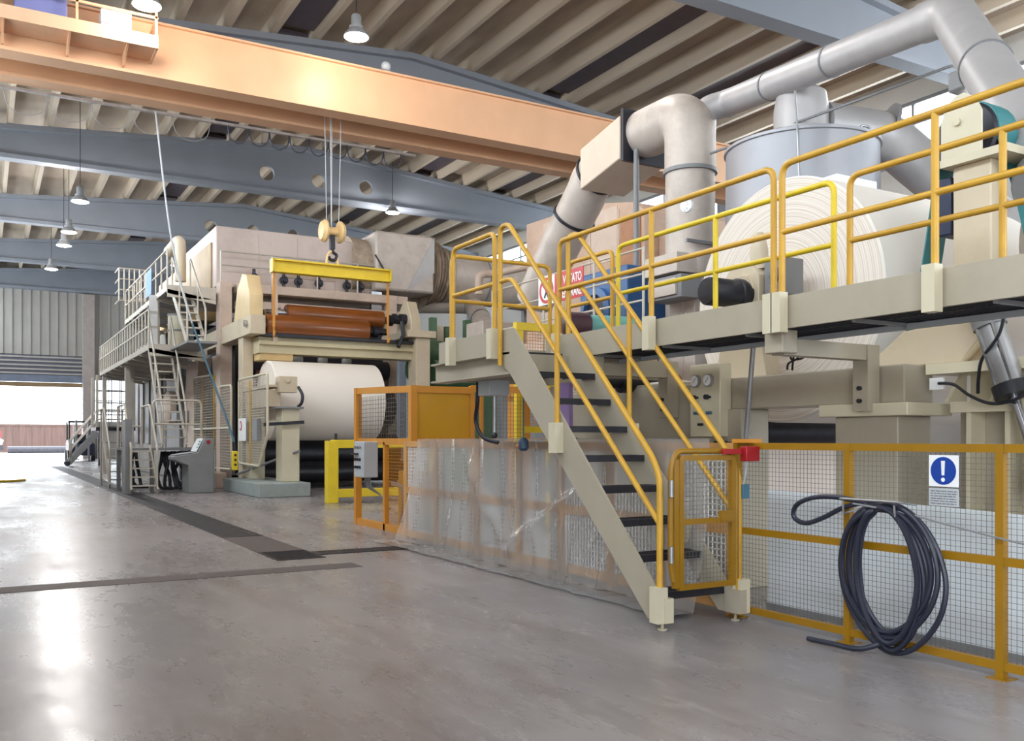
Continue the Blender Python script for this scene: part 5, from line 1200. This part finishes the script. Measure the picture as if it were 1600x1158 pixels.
for i, x in enumerate((7.0, 7.9, 8.35, 9.0, 9.9, 10.35)):
    b = MB(); b.lathe((x, 27.6, 6.22), (0, -1, 0), [(.13, 0), (.13, .1), (.06, .12), (.06, .2)], 14); b.cyl((x, 27.55, 6.0), (x, 27.55, 6.48), .05, seg=8); b.build('burner_valve', K['dark'], mf)
# dark machine body with rollers
mb = thing('machine_body', 'dark machine body with rollers behind the hanging paper roll', 'machine', (9.0, 29, 0))
MB().box(6.6, 11.4, 28.2, 33.5, .3, 5.1).build('casing', K['dark'], mb, smooth=False)
for (y, z, r_) in ((27.2, 3.55, .3), (26.6, 1.0, .55), (27.0, 2.4, .6), (25.9, .45, .3)):
    MB().lathe((6.7, y, z), (1, 0, 0), [(.1, -.2), (.1, 0), (r_, .01), (r_, 4.4), (.1, 4.41)], 28).build('roller', K['dark'], mb)
for i in range(4): MB().sphere((7.3 + i * .75, 26.6, 3.75), .16, 12).build('nozzle', K['lightgrey'], mb)
b = MB(); b.cyl((6.9, 27.0, 3.0), (7.2, 27.0, 3.0), .42, seg=20); b.build('brake_disc', mat('dark_rust', (96, 52, 40), .5), mb)
for (px0, py0, px1, py1) in ((620, 545, 700, 552), (640, 575, 690, 580)):
    a, c = P(px0, py0, Y=25.5), P(px1, py1, Y=25.5)
    MB().cyl(a, c, .35, seg=18).build('drive_motor', K['green'], mb)
for px in (685, 700):
    a = P(px, 560, Y=26.5); MB().box(a.x - .14, a.x + .14, 26.4, 26.7, 0, 5.0).build('column', K['beige'] if px == 685 else K['green'], mb, smooth=False)
gm = thing('gear_drive', 'green-grey motors and shafting behind the amber cage', 'machine drive', (13, 24.5, 0))
MB().box(11.6, 14.0, 23.9, 25.2, 0, 2.9).build('base', K['green'], gm, bevel=.05)
MB().cyl((11.4, 24.4, 3.3), (13.8, 24.4, 3.3), .42, seg=22).build('motor', K['green'], gm)
MB().lathe((13.0, 23.0, 3.4), (1, -.2, 0), [(.3, 0), (.45, .1), (.45, 1.4), (.3, 1.5)], 24).build('motor', K['green'], gm)
MB().box(12.9, 14.6, 22.6, 23.4, 0, 2.95).build('base', K['grey'], gm, bevel=.03)
for x in (12.2, 13.4): MB().box(x - .1, x + .1, 26.0, 26.2, 0, 5.2).build('post', K['green'], gm, smooth=False)

# beige side frames beyond the reel frame
sf = thing('side_frame', 'pale machine side frame with slanted plates behind the reel girder', 'machine frame', (6.1, 33, 0))
b = MB(); b.prism([(6.0, 32.6, 3.9), (6.0, 30.6, 4.0), (6.0, 31.2, 2.2), (6.0, 31.6, 1.0), (6.0, 33.2, 1.0), (6.0, 33.0, 2.6)], (.4, 0, 0)); b.build('plate', K['pink'], sf, bevel=.02)
b = MB(); b.prism([(6.0, 28.6, 3.9), (6.0, 27.9, 3.9), (6.0, 27.6, 2.7), (6.0, 27.9, 2.2), (6.0, 28.3, 2.6)], (.3, 0, 0)); b.build('bracket', K['pink'], sf, bevel=.02)
MB().box(5.9, 6.4, 33.4, 36.0, 0, 3.6).build('housing', K['grey'], sf, bevel=.03)
b = MB(); b.lathe((5.85, 34.2, 2.5), (-1, 0, 0), [(.6, 0), (.6, .2), (.45, .3)], 24); b.build('bearing', K['pink'], sf)
MB().box(5.6, 6.3, 32.2, 33.2, 2.0, 2.35).build('dark_tray', K['grey'], sf, smooth=False)
MB().box(5.9, 6.5, 36.2, 44, 0, 5.4).build('casing', mat('grey_beige_casing', (138, 132, 124), .5, var=.08, scale=2), sf, bevel=.03)
MB().box(6.5, 11, 34, 50, .1, 5.5).build('inner_casing', K['dark'], sf, smooth=False)
for y in (36.8, 38.3, 39.8, 41.4, 42.8): MB().box(5.84, 5.9, y, y + .9, 1.2, 3.8).build('door_panel', K['grey'], sf, bevel=.02)
rl_ = thing('ribbed_guard', 'cream ribbed guard casing above the lower walkway', 'machine guard', (5.2, 29.6, 4.1))
b = MB(); b.lathe((5.2, 29.6, 4.3), (0, 0, 1), [(.30, -.2), (.30, .9)], 28); b.build('casing', K['cream'], rl_)
for z in (4.12, 4.7, 5.18): MB().lathe((5.2, 29.6, z), (0, 0, 1), [(.32, 0), (.32, .05)], 28).build('hoop', K['grey'], rl_)
ys_ = thing('vent_pipe', 'cream vent pipe with elbow on top of the far machine end', 'pipe', (4.9, 33, 5.7))
vt, vb = P(282, 372, X=5.4), P(282, 440, X=5.4)
MB().tube(fillet([vb, vt, vt + V((-.2, .9, -.3))], .3, 10), .17, 22).build('pipe', mat('cream_pipe', (224, 208, 184), .5, var=.05), ys_)
lab(MB().box(5.95, 7.2, 33.6, 38, 5.6, 7.4).build('heat_box', mat('straw_casing', (216, 186, 136), .5, var=.08), ys_, bevel=.03), 'straw coloured sheet box beside the pipe')
# ------------------------------------------------------------------ far walkways, ladders and stairs along the machine
def far_walkway(label, x0, x1, y0, y1, zd, rail_x, gap=.62):
    t = thing('access_walkway', label, 'walkway', ((x0 + x1) / 2, (y0 + y1) / 2, zd))
    MB().box(x0, x1, y0, y1, zd - .06, zd).build('deck', K['grey'], t, smooth=False)
    MB().box(x0 - .02, x0, y0, y1, zd - .08, zd + .07).build('toe_board', K['railgrey'], t, smooth=False)
    MB().box(x0, x1, y0 - .03, y0, zd - .25, zd + .1).build('edge_beam', K['railgrey'], t, smooth=False)
    r = MB()
    for z in (zd + 1.1, zd + .6): r.cyl((x0, y0, z), (x0, y1, z), .03, seg=8)
    r.build('handrail', K['railgrey'], t)
    n = int((y1 - y0) / gap)
    for i in range(n + 1):
        y = y0 + (y1 - y0) * i / n
        MB().cyl((x0, y, zd - .1), (x0, y, zd + 1.1), .026, seg=6).build('post', K['railgrey'], t)
    m_ = int((y1 - y0) / 1.6)
    for i in range(m_ + 1):
        y = y0 + (y1 - y0) * i / m_
        MB().prism([(x0 - .02, y - .03, zd - .14), (x0 - .02, y + .03, zd - .14), (x1, y + .03, zd - .38), (x1, y - .03, zd - .38)], (0, 0, .12)).build('bracket', K['railgrey'], t, smooth=False)
    return t
w2 = far_walkway('lower long walkway with pale railing along the far machine side', 4.2, 5.85, 28.6, 41.5, 4.1, 4.2)
w1 = far_walkway('upper walkway with pale railing at the far machine end', 4.55, 5.9, 27.6, 36.5, 5.72, 4.55, .9)
for x, y, z in ((4.3, 40.9, 4.0), (4.4, 34.8, 4.0)): MB().box(x - .08, x + .08, y - .08, y + .08, 0, z).build('support', K['railgrey'], w2, smooth=False)
MB().box(4.6, 4.8, 36.2, 36.4, 0, 5.66).build('support', K['railgrey'], w1, smooth=False)
MB().cyl((4.6, 29.5, 4.1), (4.6, 29.5, 5.7), .05, seg=8).build('support', K['railgrey'], w1)
lab(MB().box(4.50, 4.52, 30.2, 31.3, 5.9, 6.7).build('banner', mat('light_blue_cloth', (140, 172, 214), .7), w1, smooth=False), 'light blue cloth hung on the railing')
# railing that closes the far end of the upper walkway
er = thing('end_railing', 'pale grid railing jutting out at the far end of the upper walkway', 'railing', (4.2, 36.5, 5.4))
xa, xb = P(186, 440, Y=36.5).x, P(226, 440, Y=36.5).x
za, zb_ = P(200, 470, Y=36.5).z, P(200, 420, Y=36.5).z
for i in range(6): MB().cyl((xa + (xb - xa) * i / 5, 36.5, za), (xa + (xb - xa) * i / 5, 36.5, zb_), .025, seg=6).build('post', K['railgrey'], er)
for i in range(4): MB().cyl((xa, 36.5, za + (zb_ - za) * i / 3), (xb + .2, 36.5, za + (zb_ - za) * i / 3), .025, seg=6).build('rail', K['railgrey'], er)
for i in range(4): MB().cyl((xa, 36.5, za + (zb_ - za) * i / 3), (xa, 37.6, za + (zb_ - za) * i / 3), .025, seg=6).build('rail', K['railgrey'], er)
# doors on the lower walkway
dr = thing('panelled_gate', 'white panelled gate standing on the lower walkway', 'gate', (4.9, 29.4, 4.1))
q0, q1 = P(233, 540, Y=29.4).x, P(246, 540, Y=29.4).x
MB().box(q0, q1, 29.38, 29.42, 4.1, 5.75).build('panel', K['white'], dr, smooth=False)
for z in (4.75, 5.2): MB().box(q0 - .02, q1 + .02, 29.35, 29.37, z, z + .07).build('rail', K['railgrey'], dr, smooth=False)
# inclined ladders
def ladder(label, a, b, w_, n, rail_h=1.0, m=None):
    m = m or K['railgrey']
    t = thing('ship_ladder', label, 'ladder', a)
    a, b = V(a), V(b)
    for x in (0, w_):
        o_ = V((x, 0, 0))
        s_ = MB().bar(a + o_, b + o_, .035, .16).build('stringer', m, t, smooth=False)
        q = [a + o_ + V((0, 0, .05)), a + o_ + V((0, 0, rail_h)), b + o_ + V((0, 0, rail_h)), b + o_ + V((0, 0, .0))]
        MB().tube(fillet(q, .1, 5), .028, 8).build('handrail', m, s_)
        mid_ = (a + b) / 2 + o_; MB().cyl(mid_, mid_ + V((0, 0, rail_h)), .026, seg=6).build('post', m, s_)
    for i in range(1, n + 1):
        p = a.lerp(b, i / (n + 1)); MB().bar(p, p + V((w_, 0, 0)), .2, .035).build('tread', m, t, smooth=False)
    return t
ladder('long pale ship ladder rising from the step platform to the lower walkway', (4.25, 26.5, 1.2), (4.25, 29.0, 4.1), .62, 11)
ladder('upper pale ship ladder between lower and upper walkways', (4.95, 26.8, 4.1), (4.75, 28.0, 5.72), .5, 6)
t_ = tag(MB().box(4.8, 5.6, 26.0, 28.6, 4.03, 4.09).build('landing_plate', K['grey'], smooth=False), 'narrow grey landing at the foot of the upper ladder', 'landing')
# low step platform with six treads and railings
sp = thing('step_platform', 'low grey steel step platform with treads and rounded railing before the ladders', 'step platform', (4.4, 26.3, 0))
for x in (3.42, 4.04): MB().bar((x, 24.75, .05), (x, 26.0, 1.15), .04, .2).build('stringer', K['railgrey'], sp, smooth=False)
for i in range(5): MB().box(3.44, 4.02, 24.8 + i * .25, 25.02 + i * .25, .19 + i * .215, .22 + i * .215).build('tread', K['railgrey'], sp, smooth=False)
MB().box(3.4, 5.4, 26.0, 27.6, 1.1, 1.16).build('deck', K['grey'], sp, smooth=False)
for x, y in ((3.45, 26.05), (5.35, 26.05), (3.45, 27.5), (5.35, 27.5), (4.1, 26.05)): MB().box(x - .05, x + .05, y - .05, y + .05, 0, 1.1).build('leg', K['grey'], sp, smooth=False)
b = MB(); b.tube(fillet([(4.12, 26.03, 1.16), (4.12, 26.03, 2.45), (5.38, 26.03, 2.45), (5.38, 26.03, 1.16)], .15, 6), .03, 8); b.build('railing', K['railgrey'], sp)
MB().cyl((4.12, 26.03, 1.8), (5.38, 26.03, 1.8), .026, seg=8).build('mid_rail', K['railgrey'], sp)
for x in (3.42, 4.04):
    MB().tube(fillet([(x, 24.8, .1), (x, 24.8, 1.2), (x, 26.0, 2.3), (x, 27.4, 2.3), (x, 27.4, 1.16)], .1, 5), .03, 8).build('handrail', K['railgrey'], sp)
MB().box(3.3, 3.46, 24.9, 25.5, 0, 1.9).build('side_shield', K['grey'], sp, smooth=False)
MB().cyl((3.42, 27.4, 1.75), (4.04, 27.4, 1.75), .026, seg=8).build('cross_rail', K['railgrey'], sp)
sp.location = V(sp.location) + V((-.2, 0, 0))
# second small stair behind
s2 = thing('small_stair', 'small pale steel stair standing beside the drain grating behind the step platform', 'stair', (3.4, 29.5, 0))
for x in (3.1, 3.7):
    MB().bar((x, 28.2, .05), (x, 29.6, 1.3), .04, .2).build('stringer', K['railgrey'], s2, smooth=False)
    MB().tube(fillet([(x, 28.2, .1), (x, 28.2, 1.15), (x, 29.6, 2.3), (x, 30.4, 2.3), (x, 30.4, 0)], .1, 5), .03, 8).build('handrail', K['railgrey'], s2)
for i in range(5): MB().box(3.12, 3.68, 28.3 + i * .27, 28.5 + i * .27, .22 + i * .22, .25 + i * .22).build('tread', K['railgrey'], s2, smooth=False)
MB().box(3.1, 3.7, 29.6, 30.4, 1.27, 1.31).build('deck', K['grey'], s2, smooth=False)
# mobile stair at the far end
ms = thing('mobile_stair', 'grey mobile stair on wheels beyond the lower walkway by the open gate', 'mobile stair', (5.0, 52.8, 0))
for y in (52.8, 53.8):
    MB().bar((3.85, y, .15), (5.25, y, 1.75), .06, .28).build('stringer', K['grey'], ms, smooth=False)
    for dz, nm in ((1.1, 'handrail'), (.6, 'mid_rail')):
        MB().tube(fillet([(3.95, y, .25), (3.95, y, .25 + dz), (5.25, y, 1.85 + dz), (6.4, y, 1.85 + dz)], .12, 5), .035, 8).build(nm, K['railgrey'], ms)
    for x in (5.4, 6.4):
        MB().box(x - .08, x + .08, y - .06, y + .06, .3, 1.75).build('leg', K['grey'], ms, smooth=False)
        MB().cyl((x - .06, y, .16), (x + .06, y, .16), .16, seg=16).build('wheel', K['black'], ms)
    MB().cyl((3.8, y - .05, .12), (3.8, y + .05, .12), .12, seg=16).build('wheel', K['black'], ms)
for i in range(6): MB().box(4.0 + i * .2, 4.22 + i * .2, 52.83, 53.77, .3 + i * .24, .34 + i * .24).build('tread', K['grey'], ms, smooth=False)
MB().box(5.25, 6.5, 52.75, 53.85, 1.75, 1.85).build('deck', K['grey'], ms, smooth=False)
# hanging cage with grating shelves under the lower walkway
cg = thing('ladder_cage', 'dark cage with open gratings hanging under the far end of the lower walkway', 'cage', (4.8, 42, 1.8))
for x, y in ((4.15, 42.2), (5.6, 42.2), (4.15, 44.2), (5.6, 44.2)): MB().box(x - .05, x + .05, y - .05, y + .05, 1.9, 4.1).build('post', K['railgrey'], cg, smooth=False)
for z in (1.9, 2.4, 2.9, 3.4): MB().box(4.15, 5.6, 42.18, 42.24, z, z + .06).build('bar', K['grey'], cg, smooth=False)
MB().box(4.1, 5.65, 42.15, 44.25, 1.75, 1.9).build('floor_grate', K['dark'], cg, smooth=False)
for x in (4.6, 5.1): MB().box(x - .02, x + .02, 42.18, 42.24, 1.9, 4.1).build('bar', K['grey'], cg, smooth=False)
# forklift by the gate
fk = thing('forklift', 'dark blue-black forklift with an overhead guard parked at the open gate', 'forklift', (5.2, 66, 0))
b = MB(); b.prism([(4.5, 62.6, .35), (4.5, 65.2, .35), (4.5, 65.3, 1.2), (4.5, 64.6, 1.35), (4.5, 63.8, 1.1), (4.5, 62.6, 1.1)], (1.5, 0, 0)); b.build('body', mat('navy_body', (34, 44, 70), .4), fk, bevel=.06)
for x in (4.55, 5.9):
    for y in (63.0, 64.8): MB().bar((x, y, 1.0), (x, y + .1, 2.5), .09, .09).build('guard_post', K['black'], fk, smooth=False)
    for y in (63.0, 64.9): MB().cyl((x - .12, y, .35), (x + .12, y, .35), .35, seg=20).build('wheel', K['black'], fk)
MB().box(4.5, 5.98, 62.9, 65.0, 2.45, 2.55).build('overhead_guard', K['black'], fk, bevel=.02)
for x in (4.9, 5.6): MB().box(x - .06, x + .06, 62.3, 62.45, .1, 2.6).build('mast', K['grey'], fk, smooth=False)
for x in (4.95, 5.55): MB().box(x - .06, x + .06, 61.2, 62.3, .1, .16).build('fork', K['grey'], fk, smooth=False)
MB().box(4.9, 5.6, 64.0, 64.5, 1.2, 1.7).build('seat', K['black'], fk, bevel=.05)
for o in fk.children: o.location = V(o.location)
fk.location = (5.35, 67.2, 0)
# operator console
cn = thing('operator_console', 'grey operator console with a sloping keypad desk before the step platform', 'control console', (4.95, 24.8, 0))
b = MB(); b.prism([(4.55, 24.5, 0), (5.2, 24.5, 0), (5.2, 24.5, 1.42), (4.95, 24.5, 1.42), (4.78, 24.5, 1.05), (4.2, 24.5, .96), (4.2, 24.5, .86), (4.55, 24.5, .72)], (0, .85, 0)); b.build('cabinet', K['grey'], cn, bevel=.02)
lab(MB().prism([(4.765, 24.55, 1.07), (4.93, 24.55, 1.41), (4.93, 25.3, 1.41), (4.765, 25.3, 1.07)], (-.012, 0, .006)).build('keypad', K['white'], cn, smooth=False), 'pale keypad panel')
for i in range(3): MB().box(4.82 + .03 * i - .02, 4.84 + .03 * i - .02, 24.6, 24.75, 1.17 + .075 * i, 1.2 + .075 * i).build('key_row', K['teal'], cn, smooth=False)
MB().prism([(4.25, 24.56, .985), (4.72, 24.56, 1.055), (4.72, 25.28, 1.055), (4.25, 25.28, .985)], (0, 0, .01)).build('desk_plate', K['lightgrey'], cn, smooth=False)
MB().cyl((5.05, 24.49, 1.32), (5.05, 24.47, 1.32), .05, seg=16).build('emergency_stop', K['red'], cn)
MB().bar((5.2, 24.48, .55), (5.2, 24.48, 1.1), .03, .03).build('edge_handle', K['steel'], cn, smooth=False)
# dark hoses in the shadows beside the console
def hose_tangle(x0, x1, y, label, seed, n):
    dh = thing('hose_tangle', label, 'hoses', ((x0 + x1) / 2, y, 0)); rnd = random.Random(seed)
    for i in range(n):
        x = x0 + (x1 - x0) * i / max(1, n - 1)
        MB().tube(catmull([(x, y, 1.05), (x + rnd.uniform(-.08, .08), y - .06, .75), (x + rnd.uniform(-.15, .15), y + rnd.uniform(-.1, .1), .4), (x + rnd.uniform(-.1, .2), y - .1, .08), (x + rnd.uniform(.1, .4), y - .2, .05)], 6), .045, 6).build('hose', K['black'], dh)
hose_tangle(4.25, 4.95, 26.6, 'tangle of black hoses hanging under the step platform behind the operator console', 4, 11)
hose_tangle(3.5, 3.75, 27.9, 'short black hose tangle showing between the treads of the step platform', 9, 5)
tag(MB().box(5.65, 5.95, 26.4, 29.5, 0, .45).build('floor_duct', K['pink'], bevel=.02), 'low dusty-beige floor duct behind the operator console', 'duct')
